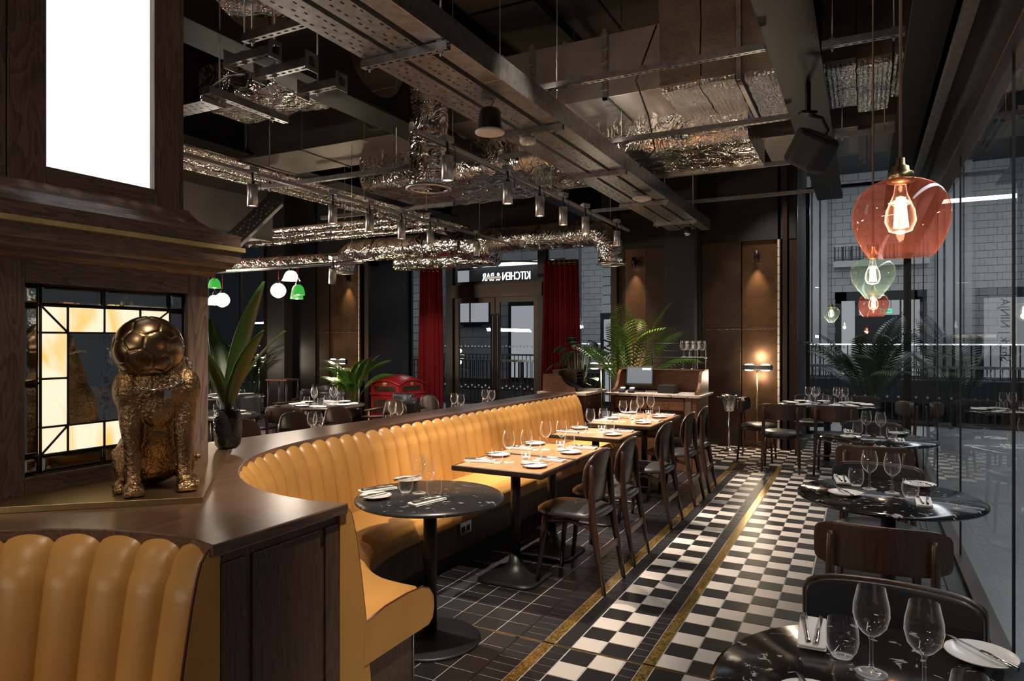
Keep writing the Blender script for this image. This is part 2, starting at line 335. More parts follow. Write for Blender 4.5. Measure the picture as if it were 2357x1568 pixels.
# ================================================================ THE SETTING
# ---- floor: every tile laid on a bed of grout
floor = struct('floor', MB().box(-16, .6, -4, 12.4, -.1, -.006), 'groutd', 'tiled restaurant floor of black and cream checks and black squares')
P = .1445
JY = 3.19                                    # brass expansion joint
tiles = []                                   # (x0,x1,y0,y1,material)
def lay(x0, x1, y0, y1, m): tiles.append((x0, x1, y0, y1, m))
def rows(a, b, p):                           # rows counted away from the joint both ways
    r = []; y = JY+.008
    while y < b: r.append((y, min(y+p, b))); y += p
    y = JY-.008
    while y > a: r.append((max(y-p, a), y)); y -= p
    return r
YP0, YP1 = 8.40, 8.96                        # patterned threshold band
for (y0, y1) in rows(1.0, YP0, P):
    k = round((y0-JY)/P+.5*0) if y0 > JY else round((y0-JY)/P)
    for i in range(2):
        x = -1.312+i*P
        lay(x, x+P, y0, y1, 'cream' if (k+i) % 2 == 0 else 'btile')
    for i in range(4):
        x = -.883+i*.1432
        lay(x, x+.1432, y0, y1, 'cream' if (k+i) % 2 == 0 else 'btile')
    for i in range(12):                      # black square tiles under the oak tables
        x = -1.60-(i+1)*.1475
        if x < -3.2: break
        lay(x, x+.1475, y0, y1, 'btile')
    for i in range(6):
        x = -.305+i*P
        lay(x, min(x+P, .53), y0, y1, 'gtile')
for (y0, y1) in rows(1.0, YP0, P/2):
    lay(-1.602, -1.468, y0, y1, 'btile'); lay(-1.404, -1.314, y0, y1, 'btile'); lay(-1.022, -.943, y0, y1, 'btile')
y = YP0+.02; k = 0                           # threshold band: small check panel inside gold lines
for i in range(8): lay(-3.3+i*P*1.6, -3.3+(i+1)*P*1.6, YP0+.03, YP0+.28, 'cream' if i % 2 else 'btile'); lay(-3.3+i*P*1.6, -3.3+(i+1)*P*1.6, YP0+.28, YP1-.02, 'btile' if i % 2 else 'cream')
lay(-1.404, -1.31, YP0+.03, YP1-.03, 'btile'); lay(-1.03, -.943, YP0+.03, YP1-.03, 'btile')
for j in range(5):
    for i in range(4): lay(-1.29+i*.06, -1.29+(i+1)*.06, YP0+.06+j*.085, YP0+.06+(j+1)*.085, 'cream2' if (i+j) % 2 else 'btile')
for j in range(3):
    for i in range(4): lay(-.883+i*.1432, -.883+(i+1)*.1432, YP0+.06+j*P, YP0+.06+(j+1)*P, 'cream' if (i+j) % 2 else 'btile')
for i in range(5): lay(-.31+i*.165, -.31+(i+1)*.165, YP0, YP1, 'gtile')
y = YP1+.03; k = 0
while y < 12.3:
    for i in range(18):
        x = .53-(i+1)*P
        if y > 10.35 and x < -.84: break
        lay(x, x+P, y, min(y+P, 12.38), ('cream2' if (i+k) % 2 == 0 else 'btile'))
    y += P; k += 1
y = 1.0                                      # dark square tiles in the room behind the banquette
while y < 11.6:
    x = -3.3
    while x > -9.5:
        lay(x-.29, x, y, y+.29, 'btile2'); x -= .29
    y += .29
def tilebox(mb, x0, x1, y0, y1):
    g = .0022; h = .0015*random.random(); mb.add([(x0+g,y0+g,-.006),(x1-g,y0+g,-.006),(x1-g,y1-g,-.006),(x0+g,y1-g,-.006),
        (x0+g+.001,y0+g+.001,h),(x1-g-.001,y0+g+.001,h),(x1-g-.001,y1-g-.001,h),(x0+g+.001,y1-g-.001,h)],
        [(4,5,6,7),(0,1,5,4),(1,2,6,5),(2,3,7,6),(3,0,4,7)])
def vis(t):
    cx, cy = (t[0]+t[1])/2, (t[2]+t[3])/2; d = -.4587*cx+.889*cy
    if d < 2.9: return 99
    u = 1178+1571*(.889*cx+.4587*cy)/d; v = 784+1571*1.55/d
    if not (900 < u < 2250 and v < 1600): return 99
    if cx < -1.3 and (v > 1330+max(0, (cx+2.5))*400 and cx < -2.3): return 99
    return d
tiles.sort(key=vis)
cache = {}
for t in tiles[:300]:
    x0, x1, y0, y1, m = t; key = (round(x1-x0, 4), round(y1-y0, 4), m)
    if key not in cache:
        mb = MB(); tilebox(mb, -(x1-x0)/2, (x1-x0)/2, -(y1-y0)/2, (y1-y0)/2); cache[key] = mb.mesh('tile', m)
    o = bpy.data.objects.new('tile', cache[key]); C.objects.link(o); o.parent = floor; o.location = ((x0+x1)/2, (y0+y1)/2, 0)
rest = {}
for t in tiles[300:]: tilebox(rest.setdefault(t[4], MB()), *t[:4])
for m, mb in rest.items(): tag(mb.build('tile_field', m, floor), kind='stuff')
light_g = MB().box(-1.62, -.30, 1, 8.4, -.006, -.0018).box(-3.2, -1.6, 1, 8.4, -.006, -.0018)
o = light_g.build('grout_bed', 'grout', floor)
n = 0
def strip(x0, x1, y0, y1, lab, m='mosaic'):
    global n; n += 1
    struct('trim_%d' % n, MB().box(x0, x1, y0, y1, -.006, .003), m, lab)
strip(-1.465, -1.407, .8, 8.96, 'gold mosaic strip set in the floor under the wooden chair legs')
strip(-.94, -.886, .8, 8.96, 'gold mosaic strip set in the floor along the middle of the aisle')
strip(-3.3, -.94, YP0-.005, YP0+.022, 'thin gold mosaic line across the near side of the threshold pattern')
strip(-3.3, -.90, YP1-.012, YP1+.018, 'thin gold mosaic line across the far side of the threshold pattern')
strip(-3.2, .53, JY-.006, JY+.006, 'fine brass expansion joint across the floor', 'brass')

# ---- ceiling slab and shell
struct('ceiling', MB().box(-16, .9, -4, 13, 5.0, 5.2), 'ceil', 'brown concrete soffit high above the services')
cj = MB()
for y in (1.7, 3.2, 4.7, 6.2): cj.box(-7, .5, y, y+.02, 4.985, 5.0)
for x in (-4.2, -2.4, -.9): cj.box(x, x+.02, -2, 9, 4.985, 5.0)
struct('trim_6', cj, 'black', 'shadow joints between the soffit boards')
struct('wall_left', MB().box(-13.6, -13.4, -4, 10.6, 0, 5), 'wallblack', 'dark wall on the far left side')
struct('wall_rear', MB().box(-13.6, .7, -4.2, -4, 0, 5), 'wallblack', 'dark wall behind the camera')
# back wall, plane Y = 10.45: panels of patinated copper, columns, mullions
WY = 10.45
bw = struct('wall_back', MB().box(-3.45, -.86, WY+.06, WY+.26, 0, 5.0).box(-10.9, -8.6, WY+.06, WY+.26, 0, 5.0), 'wallblack', 'back wall between glazing clad in patinated copper panels')
def cpanel(x0, x1, z0, z1, m='copper', y=WY, riv=True):
    p = MB().box(x0+.004, x1-.004, y, y+.06, z0, z1).build('copper_panel', m, bw, bevel=.004)
    if riv:
        k = MB(); x = x0+.02
        while x < x1-.01: k.ell((x, y-.002, z1-.015), (.006, .006, .006), 6, 4); x += .035
        k.build('rivet_row', 'brass', p)
for x0, x1, m, yy in ((-3.38, -3.03, 'copper', WY), (-3.03, -2.67, 'coppdk', WY-.02), (-2.17, -1.60, 'coppdk', WY-.05), (-1.60, -1.10, 'copper', WY),
                  (-11.03, -10.90, 'copper', WY), (-9.48, -9.10, 'copper', WY), (-9.10, -8.76, 'copper', WY), (-9.8, -9.48, 'coppdk', WY-.04)):
    cpanel(x0, x1, 0, 1.73, m, yy); cpanel(x0, x1, 1.735, 3.0, m, yy, False)
struct('trim_7', MB().box(-2.67, -2.22, WY-.30, WY+.06, 0, 4.6), 'wallgrey', 'charcoal column beside the till station')
struct('trim_8', MB().box(-2.22, -2.17, WY-.12, WY+.06, 0, 4.6), 'black', 'black reveal beside the charcoal column')
struct('trim_9', MB().box(-10.90, -10.42, WY-.3, WY+.06, 0, 4.6), 'wallgrey', 'charcoal column at the left of the back wall')
struct('trim_10', MB().box(-10.42, -9.8, WY-.08, WY+.06, 0, 4.6), 'black', 'black steel panel between the charcoal column and copper panels')
def mull(name, xs, lab, z1=4.4, y=WY):
    mb = MB()
    for x0, x1, dy in xs: mb.box(x0, x1, y-dy, y+.06, 0, z1)
    struct(name, mb, 'bronze', lab)
mull('trim_11', ((-3.60, -3.53, .03), (-3.53, -3.48, .10), (-3.48, -3.38, .0)), 'bronze mullions right of the entrance')
mull('trim_12', ((-1.10, -1.06, .03), (-1.03, -.97, .10), (-.95, -.84, .02)), 'bronze mullions beside the right back window')
mull('trim_13', ((-8.76, -8.70, .02), (-8.68, -8.63, .10), (-8.6, -8.5, .02)), 'bronze mullions left of the entrance')
mull('trim_14', ((-11.24, -11.15, .06), (-11.12, -11.03, .02)), 'bronze mullions beside the left back window')
bt = MB(); 
for i in range(24): bt.box(-1.102, -1.075, WY-.045, WY-.03, i*.125+.004, i*.125+.121)
for i in range(24): bt.box(-8.66, -8.635, WY-.13, WY-.11, i*.125+.004, i*.125+.121)
tag(struct('trim_15', bt, 'cream2', 'thin columns of stacked glazed tiles beside the copper panels'))
struct('wall_bulkhead', MB().box(-3.45, -.86, WY-.03, WY+.3, 3.0, 5.0).box(-10.42, -8.5, WY-.03, WY+.3, 3.0, 5.0), 'wallblack', 'black bulkhead above the copper panels')
struct('wall_over_entrance', MB().box(-8.5, -3.58, 11.60, 11.74, 3.32, 5.0), 'wallblack', 'black wall above the entrance glazing')
# recess returns
struct('wall_alcove_side', MB().box(-.98, -.86, WY+.06, 12.5, 0, 5), 'wallgrey', 'grey return wall at the right back window')
struct('wall_entrance_left', MB().box(-8.62, -8.5, WY+.06, 11.9, 0, 5), 'wallgrey', 'charcoal return wall left of the entrance')
struct('wall_entrance_right', MB().box(-3.58, -3.46, WY+.06, 11.9, 0, 5), 'wallgrey', 'charcoal return wall right of the entrance')
# ---- glazing
def glazed(name, x0, x1, z0, z1, y, frame, lab, xs=(), zs=()):
    f = struct(name, MB().box(x0, x1, y-.03, y+.03, z0, z0+.05).box(x0, x1, y-.03, y+.03, z1-.05, z1).box(x0, x0+.05, y-.03, y+.03, z0, z1).box(x1-.05, x1, y-.03, y+.03, z0, z1), frame, lab)
    q = sorted([x0]+list(xs)+[x1])
    for x in xs: MB().box(x-.02, x+.02, y-.03, y+.03, z0, z1).build('mullion', frame, f)
    for zz in zs: MB().box(x0, x1, y-.03, y+.03, zz-.03, zz+.03).build('transom', frame, f)
    for a, b in zip(q[:-1], q[1:]): MB().add([(a, y, z0), (b, y, z0), (b, y, z1), (a, y, z1)], [(0, 1, 2, 3)]).build('glass_pane', 'window', f)
    d = MB(); x = x0+.1
    while x < x1-.05:
        for zz in (1.44, .66): d.add([(x+.018*math.cos(i*PI/5), y-.004, zz+.018*math.sin(i*PI/5)) for i in range(10)], [tuple(range(10))])
        x += .155
    tag(d.build('frosted_dots', 'dot', f), kind='stuff')
    return f
glazed('window_1', -.86, .60, 0, 4.1, 12.4, 'bronze', 'full height window at the right back corner')
glazed('window_2', -13.4, -11.24, 0, 4.1, WY, 'bronze', 'full height window at the left back corner', xs=(-12.0,))
EY = 11.8
glazed('window_3', -8.5, -7.55, 0, 4.1, EY, 'black', 'side window left of the entrance doors')
glazed('window_4', -5.35, -3.58, 0, 4.1, EY, 'black', 'side window right of the entrance doors')
glazed('window_5', -7.40, -5.40, 2.66, 4.1, EY, 'black', 'overlight above the entrance doors')
struct('trim_16', MB().box(-7.56, -7.40, EY-.09, EY+.05, 0, 4.4), 'black', 'black steel post left of the entrance doors')
struct('trim_17', MB().box(-5.50, -5.34, EY-.09, EY+.05, 0, 4.4), 'black', 'grey steel post right of the entrance doors')
struct('trim_18', MB().box(-7.40, -5.40, EY-.12, EY+.03, 2.40, 2.66), 'bronze', 'bronze lintel above the entrance doors')
for k, (a, b, lab) in enumerate(((-7.38, -6.46, 'left leaf of the glazed entrance doors'), (-6.44, -5.52, 'right leaf of the glazed entrance doors'))):
    dr = struct('door_%d' % (k+1), MB().box(a, a+.09, EY-.03, EY+.03, .01, 2.4).box(b-.09, b, EY-.03, EY+.03, .01, 2.4).box(a+.09, b-.09, EY-.03, EY+.03, .01, .14).box(a+.09, b-.09, EY-.03, EY+.03, 2.3, 2.4), 'bronze', lab)
    MB().add([(a+.09, EY, .14), (b-.09, EY, .14), (b-.09, EY, 2.3), (a+.09, EY, 2.3)], [(0, 1, 2, 3)]).build('glass_pane', 'window', dr)
    hx = b-.045 if k == 0 else a+.045
    MB().tube([(hx, EY-.03, .35), (hx, EY-.085, .37), (hx, EY-.085, 2.05), (hx, EY-.03, 2.07)], .012, 8).build('pull_handle', 'black', dr)
    d = MB(); x = a+.14
    while x < b-.1:
        for zz in (1.43, .62): d.add([(x+.018*math.cos(i*PI/5), EY-.004, zz+.018*math.sin(i*PI/5)) for i in range(10)], [tuple(range(10))])
        x += .16
    tag(d.build('frosted_dots', 'dot', dr), kind='stuff')
# right glass wall
GX = .60
gw = struct('window_6', MB().box(GX-.04, GX+.04, -3, 12.4, -.02, .05).box(GX-.05, GX+.05, 12.3, 12.44, 0, 2.84), 'bronze', 'long frameless glass wall along the right side')
ys = [-1.2, .35, 2.05, 3.78, 5.7, 7.4, 9.1, 10.7, 12.3]
for a, b in zip(ys[:-1], ys[1:]):
    MB().add([(GX, a+.003, .05), (GX, b-.003, .05), (GX, b-.003, 2.84), (GX, a+.003, 2.84)], [(0, 1, 2, 3)]).build('glass_pane', 'window', gw)
    MB().box(GX-.006, GX+.006, b-.005, b+.005, .05, 2.84).build('silicone_joint', 'blackm', gw)
struct('trim_19', MB().box(GX-.05, GX+.07, -3, 12.4, 2.84, 2.93), 'bronze', 'bronze head rail above the glass wall', bevel=.004)
struct('wall_right', MB().box(GX+.0, GX+.12, -3, 12.4, 2.93, 5.0), 'beam', 'dark fascia above the glass wall')
struct('baseboard_left', MB().box(GX-.14, GX-.04, -3, 12.3, 0, .012), 'black', 'dark metal threshold along the glass wall')

# ================================================================ THE ATRIUM OUTSIDE
struct('floor_walkway', MB().box(-16, 12, 12.46, 14.4, -.15, -.01).box(.66, 4.0, -3, 12.46, -.15, -.01), 'extfloor', 'pale terrazzo walkway outside the glass')
struct('floor_lower', MB().box(-30, 30, 14.4, 40, -6.2, -6), 'extdark', 'floor of the atrium far below')
struct('trim_20', MB().box(-16, 12, 14.4, 14.5, -.5, -.01), 'extdark', 'dark steel edge of the walkway')
FY = 34
fw = struct('wall_atrium', MB().box(-34, 34, FY+.12, FY+.4, -6, 16), 'extj', 'far atrium wall of pale glazed tiles')
def bricks(host, x0, x1, z0, z1, y, w, h, m, lim, seen, holes=()):
    mb = MB(); cnt = 0; ch = {}; z = z0; r = 0
    while z < z1:
        x = x0-(w/2 if r % 2 else 0)
        while x < x1:
            a, b = max(x, x0), min(x+w, x1)
            if b-a > .03 and not any(h0 < (a+b)/2 < h1 and q0 < z+h/2 < q1 for h0, h1, q0, q1 in holes):
                g = .008; dy = .006*random.random()
                vs = [(a+g, y-dy, z+g), (b-g, y-dy, z+g), (b-g, y-dy, z+h-g), (a+g, y-dy, z+h-g), (a+g, y+.08, z+g), (b-g, y+.08, z+g), (b-g, y+.08, z+h-g), (a+g, y+.08, z+h-g)]
                fs = [(0, 1, 2, 3), (0, 4, 5, 1), (1, 5, 6, 2), (2, 6, 7, 3), (3, 7, 4, 0)]
                if cnt < lim and seen(a, z): MB().add(vs, fs).build('tile', m, host); cnt += 1
                else: mb.add(vs, fs)
            x += w
        z += h; r += 1
    tag(mb.build('tile_field', m, host), kind='stuff')
bricks(fw, -30, 22, 0, 9, FY, .62, .31, 'extwall', 220, lambda a, z: -4.5 < a < 1.5 and 3.4 < z < 9, holes=((-1.05, 1.95, 0, 3.6), (4.15, 6.45, 0, 3.6), (-21, -17.5, 0, 3.5)))
# doorway zones in the far wall
def portal(x0, x1, z1, lab, nm):
    p = struct(nm, MB().box(x0, x0+.45, FY-.25, FY+.1, 0, z1).box(x1-.45, x1, FY-.25, FY+.1, 0, z1).box(x0, x1, FY-.25, FY+.1, z1-.5, z1), 'extdark', lab); return p
p1 = portal(-1.15, 2.0, 3.7, 'dark steel portal in the far atrium wall', 'door_3')
MB().box(-.90, -.37, FY-.27, FY-.25, .05, 3.3).build('lit_pane', 'litpanel', p1); MB().box(1.42, 1.75, FY-.27, FY-.25, .05, 3.3).build('lit_pane', 'litpanel', p1)
MB().box(-.36, 1.41, FY-.26, FY-.22, 0, 2.64).build('dark_opening', 'extdark', p1)
MB().box(-.20, 1.35, FY-.27, FY-.25, 2.66, 3.3).build('lit_pane', 'litpanel', p1)
p2 = portal(4.1, 6.5, 3.7, 'second dark steel portal in the far atrium wall', 'door_4')
MB().box(4.36, 6.2, FY-.27, FY-.25, .05, 3.3).build('lit_pane', 'litpanel', p2)
p3 = portal(-21, -17.4, 3.6, 'third dark steel portal in the far atrium wall', 'door_5')
MB().box(-20.5, -17.9, FY-.05, FY, .1, 3.1).build('lit_pane', 'litpanel', p3)
ex = MB().box(.62, 1.06, FY-.5, FY-.42, 2.72, 2.92).build('exit_sign', 'exitg'); tag(ex, 'small green lit exit sign hung before the far atrium portal', 'exit sign')
MB().box(.65, .67, FY-.48, FY-.44, 2.92, 3.34).box(1.01, 1.03, FY-.48, FY-.44, 2.92, 3.34).box(.64, 1.04, FY-.48, FY-.2, 3.32, 3.36).build('hanger', 'extdark', ex)
MB().box(.66, .74, FY-.515, FY-.50, 2.75, 2.89).build('running_figure', 'whitep', ex); MB().box(.79, 1.02, FY-.515, FY-.50, 2.80, 2.84).build('arrow', 'whitep', ex)
sg = text('vertical_sign', 'Shark | NINJA', .44, (4.92, FY-.31, .70), (PI/2, -PI/2, PI), 'extdark', .02, align='LEFT')
tag(sg, 'vertical dark lettering seen reversed on the white atrium panel', 'sign')
# pilasters on the far wall
for i, x in enumerate((-2.75, -6.5, 2.35, 8.5)):
    mb = MB(); 
    for j in range(4): mb.box(x+j*.34, x+j*.34+.26, FY-.35+.06*(j % 2), FY, 0, 12)
    struct('trim_%d' % (21+i), mb, 'extwall', 'fluted tile pilaster %s on the far atrium wall' % ('left of the main portal', 'well left of the main portal', 'right of the main portal', 'right of the second portal')[i])
# far gallery slab, balconies, railings
struct('trim_25', MB().box(-34, 34, 30.8, 34, -.9, 0), 'extdark', 'dark edge beam of the far gallery')
struct('trim_26', MB().box(-34, 34, 30.7, 34, -3.2, -2.4), 'extdark', 'lower gallery beam across the atrium')
def railing(name, x0, x1, y, z0, lab, h=1.1, st=.11, lit=False, r=.009, kind=None):
    t = thing(name, lab, 'railing', ((x0+x1)/2, y, z0)); o = -(x0+x1)/2
    MB().box(x0+o, x1+o, -.03, .03, h-.05, h).build('handrail', 'stripe' if lit else 'steel', t)
    MB().box(x0+o, x1+o, -.02, .02, .06, .10).build('bottom_rail', 'extdark', t)
    mb = MB(); x = x0; 
    while x < x1: mb.box(x+o-r, x+o+r, -r, r, .1, h-.05); x += st
    tag(mb.build('balusters', 'extdark', t), kind='stuff')
    x = x0
    while x < x1: MB().box(x+o-.03, x+o+.03, -.03, .03, 0, h-.05).build('post', 'extdark', t); x += (x1-x0)/8.01
    return t
railing('railing', -15.5, 7, 14.2, 0, 'black baluster railing with pale handrail along the near walkway outside', lit=False)
railing('railing', -30, 26, 30.9, 0, 'far gallery railing with a bright lit handrail across the atrium', 1.42, .3, True, .02)
bal = struct('trim_27', MB().box(-1.2, 1.5, 33.0, 34, 4.75, 5.0), 'extwall', 'small pale balcony above the far portal')
railing('railing', -1.15, 1.45, 33.1, 5.0, 'small dark balcony railing above the far atrium portal', .7, .14, r=.015)
struct('trim_28', MB().box(-34, 34, 30.6, 34, 9.0, 9.6), 'extdark', 'upper gallery slab far above')
# side building seen through the entrance
sw = struct('wall_side_building', MB().box(-30, -9.6, 24.1, 24.4, -6, 14), 'extj', 'pale block wall outside the entrance')
bricks(sw, -20.5, -9.6, 0, 8.2, 24, .9, .42, 'extwall', 150, lambda a, z: -16 < a and 1.2 < z, holes=((-15.0, -13.4, 2.3, 4.4), (-12.4, -9.8, 0, 3.2)))
w7 = struct('window_7', MB().box(-15.1, -13.3, 23.9, 24.08, 2.2, 4.5), 'extdark', 'bright shop window high in the block wall outside')
MB().box(-15.0, -14.3, 23.86, 23.9, 2.3, 4.4).build('pane', 'litpanel', w7); MB().box(-14.2, -13.4, 23.86, 23.9, 2.3, 4.4).build('pane', 'litpanel', w7)
w8 = struct('window_8', MB().box(-12.5, -9.6, 23.9, 24.08, 0, 3.3), 'extdark', 'pale shop window at the foot of the block wall outside')
MB().box(-12.35, -11.1, 23.86, 23.9, .1, 2.9).build('pane', 'litpanel', w8); MB().box(-10.9, -9.8, 23.86, 23.9, .1, 2.9).build('pane', 'litpanel', w8)
railing('railing', -20, -8.4, 18.0, 0, 'second black railing crossing beyond the entrance doors', 1.15, .13)
# brick pier seen at both sides of the entrance
for i, (a, b, lab) in enumerate(((-11.6, -10.7, 'left'), (-5.6, -4.0, 'right'))):
    pr = struct('wall_pier_%s' % lab, MB().box(a, b, 15.6, 16.4, -6, 8), 'extj', 'pale glazed block pier outside, %s of the entrance' % lab)
    bricks(pr, a, b, 2.2 if i else 0, 6, 15.56, .44, .22, 'extwall', 90, lambda q, z: True)
pp = struct('window_9', MB().box(-5.6, -4.0, 15.45, 15.55, 0, 2.2), 'extdark', 'dark framed shopfront in the right pier outside')
MB().box(-5.5, -4.85, 15.42, 15.45, .1, 2.05).build('pane', 'litpanel', pp); MB().box(-4.75, -4.1, 15.42, 15.45, .1, 2.05).build('pane', 'litpanel', pp)
# fascia with the sign above the doors, outside
fs = struct('trim_29', MB().box(-7.5, -5.3, 12.55, 12.60, 2.58, 3.20), 'wallgrey', 'glossy fascia behind the entrance sign')
struct('trim_30', MB().box(-7.4, -5.4, 12.2, 12.8, 3.10, 3.13), 'stripe', 'thin bright line above the entrance sign')
struct('trim_31', MB().box(-7.6, -5.2, 12.2, 12.9, 3.5, 4.2), 'bronze', 'bronze canopy soffit above the entrance')
sn = text('entrance_sign', 'KITCHEN & BAR', .226, (-6.29, 11.93, 2.745), (PI/2, 0, PI), 'signw', .012, font_scale=(.66, 1, 1))
MB().box(-1.7, 1.7, -.03, -.012, -.09, .09).build('support_rail', 'extdark', sn)
tag(sn, 'white block letters seen from behind above the entrance doors', 'sign')
ws = text('window_sign', 'WRIGHT', .2, (-3.95, EY+.02, 1.78), (PI/2, -PI/2, PI), 'black', .003); bpy.data.objects.remove(ws)
ws = text('window_sign', 'W', .30, (-4.02, EY+.03, 1.42), (PI/2, PI/2, PI), 'black', .003)
tag(ws, 'slim dark letter W on the window right of the entrance', 'sign')
# ================================================================ BANQUETTES AND COUNTER
class Path:
    def __init__(s, pts, flip=1):
        p = [Vector((a, b, 0)) for a, b in pts]; s.p = []
        for i in range(len(p)-1):
            a, b, c, d = p[max(i-1, 0)], p[i], p[i+1], p[min(i+2, len(p)-1)]
            for k in range(12):
                t = k/12; s.p.append(.5*((2*b)+(c-a)*t+(2*a-5*b+4*c-d)*t*t+(3*b-a-3*c+d)*t**3))
        s.p.append(p[-1]); s.l = [0]
        for i in range(1, len(s.p)): s.l.append(s.l[-1]+(s.p[i]-s.p[i-1]).length)
        s.L = s.l[-1]; s.flip = flip
    def at(s, d, off=0):
        d = min(max(d, 0), s.L); i = 0
        while i < len(s.l)-2 and s.l[i+1] < d: i += 1
        t = (d-s.l[i])/max(s.l[i+1]-s.l[i], 1e-6); q = s.p[i].lerp(s.p[i+1], t)
        a = s.p[max(i-1, 0)]; b = s.p[min(i+2, len(s.p)-1)]; tg = (b-a).normalized(); n = Vector((tg.y, -tg.x, 0))*s.flip
        return q+n*off
BACK = [(0.145, .40), (.130, .52), (.108, .66), (.082, .80), (.066, .87), (.050, .915), (.028, .942), (.004, .952), (-.012, .945)]
def banquette(name, label, path, pitch, d0, d1, ends):
    t = thing(name, label, 'banquette'); n = max(1, round((d1-d0)/pitch)); pt = (d1-d0)/n
    for k in range(n):
        a = d0+k*pt
        def fn(u, v, a=a):
            i = v*(len(BACK)-1); j = min(int(i), len(BACK)-2); f = i-j
            o = BACK[j][0]*(1-f)+BACK[j+1][0]*f; z = BACK[j][1]*(1-f)+BACK[j+1][1]*f
            q = math.sin(PI*u)**.55 if 0 < u < 1 else 0
            w = min(1, (z-.3)/.3); bz = max(0, (z-.86)/.09)
            r = path.at(a+u*pt, o-.034+.036*q*(1-.6*bz)); return (r.x, r.y, z-.022+.022*q*bz if bz > 0 else z)
        MB().grid(fn, 12, 16).build('back_channel', 'leather', t)
    # seat cushions
    m = max(1, round((d1-d0)/1.35)); q = (d1-d0)/m
    prof = [(.12, .45), (.14, .485), (.25, .505), (.40, .508), (.50, .500), (.555, .478), (.585, .44), (.592, .39), (.580, .345), (.55, .325), (.12, .325)]
    for k in range(m):
        a = d0+k*q+.003; b = d0+(k+1)*q-.003
        def fs(u, v, a=a, b=b):
            i = v*(len(prof)-1); j = min(int(i), len(prof)-2); f = i-j
            o = prof[j][0]*(1-f)+prof[j+1][0]*f; z = prof[j][1]*(1-f)+prof[j+1][1]*f
            e = min(u, 1-u)*(b-a); s = 1-max(0, 1-e/.03)**2*.35 if e < .03 else 1
            r = path.at(a+u*(b-a), .12+(o-.12)*(.985+.015*s)); return (r.x, r.y, .325+(z-.325)*s)
        MB().grid(fs, max(6, int((b-a)/.05)), 30).build('seat_cushion', 'leather', t)
    pl = MB(); pl.grid(lambda u, v: (lambda r: (r.x, r.y, .09+.24*v))(path.at(d0+u*(d1-d0), .45)), 60, 1, smooth=False)
    pl.grid(lambda u, v: (lambda r: (r.x, r.y, .33))(path.at(d0+u*(d1-d0), .05+.40*v)), 60, 1, smooth=False)
    pl.build('plinth', 'oakd', t)
    MB().grid(lambda u, v: (lambda r: (r.x, r.y, .09*v))(path.at(d0+u*(d1-d0), .43)), 60, 1, smooth=False).build('kick_board', 'black', t)
    for e in ends:
        d = d0 if e == 0 else d1; q0 = path.at(d, 0); q1 = path.at(d, .45); sg = -1 if e == 0 else 1; tg = (path.at(.02)-path.at(0)).normalized()*sg
        MB().add([q0+Vector((0, 0, 0)), q1, q1+Vector((0, 0, .33)), q0+Vector((0, 0, .33)), q0-tg*.02, q1-tg*.02, q1-tg*.02+Vector((0, 0, .33)), q0-tg*.02+Vector((0, 0, .33))], [(0, 1, 2, 3), (7, 6, 5, 4), (0, 4, 5, 1), (1, 5, 6, 2)]).build('plinth_end', 'oakd', t)
        MB().tube([q1+tg*.003, q1+tg*.003+Vector((0, 0, .33))], .004, 4).build('metal_corner', 'steel', t)
    for e in ends:                                     # flat upholstered end with piping
        d = d0 if e == 0 else d1; sg = -1 if e == 0 else 1
        tg = (path.at(d+.01)-path.at(d-.01)); 
        if tg.length == 0: tg = path.at(.02)-path.at(0)
        tg.normalize(); tg = tg*sg*.006
        c = [(-.01, .325)]+[(o+.004, z) for o, z in reversed(BACK)]
        pts = [path.at(d, o)+tg+Vector((0, 0, z)) for o, z in [(o+.002, z) for o, z in BACK]]+[path.at(d, -.01)+tg+Vector((0, 0, .2)), path.at(d, .17)+tg+Vector((0, 0, .2))]
        MB().add([tuple(p) for p in pts], [tuple(range(len(pts)))]).build('back_end', 'side', t, solid=.01)
        MB().tube([path.at(d, o+.004)+tg+Vector((0, 0, z)) for o, z in [(.165, .22)]+BACK], .0045, 6).build('piping', 'piping', t)
        sp = [(o+.002, z) for o, z in prof]
        pts = [path.at(d, o)+tg*1.2+Vector((0, 0, z)) for o, z in sp]
        MB().add([tuple(p) for p in pts], [tuple(range(len(pts)))]).build('seat_end', 'side', t, solid=.01)
        MB().tube([path.at(d, o+.004)+tg*1.3+Vector((0, 0, z)) for o, z in prof[:10]], .0045, 6).build('piping', 'piping', t)
    return t
mainp = Path([(-1.68, 1.90), (-1.88, 1.903), (-2.1, 1.94), (-2.32, 2.04), (-2.53, 2.20), (-2.71, 2.42), (-2.84, 2.68), (-2.92, 3.0), (-2.95, 3.4), (-2.93, 4.6), (-2.905, 5.9), (-2.88, 7.17)], 1)
mainb = banquette('banquette', 'long curved yellow leather banquette with channelled back behind the oak tables', mainp, .128, 0, mainp.L, (0,))
MB().cb((-2.30, 4.35, 0), (.01, .01, .01))
nearp = Path([(-1.685, 1.372), (-1.88, 1.355), (-2.1, 1.30), (-2.30, 1.20), (-2.48, 1.05), (-2.63, .82), (-2.72, .5), (-2.75, .1)], -1)
nearp2 = banquette('banquette', 'yellow leather booth back cut off by the lower left of the picture', nearp, .145, 0, nearp.L, (0,))
# far end cap of the main run
# socket plates on the plinth
for i, yy in enumerate((4.02, 5.25)):
    o = MB().box(-2.485, -2.475, yy, yy+.145, .20, .285).build('socket', 'chrome'); tag(o, 'chrome double wall socket on the banquette plinth, %s' % ('nearer the round marble table' if i == 0 else 'farther along under the oak tables'), 'socket')
    for k in (0, 1): MB().box(-2.474, -2.472, yy+.02+k*.065, yy+.06+k*.065, .215, .255).build('outlet', 'black', o)
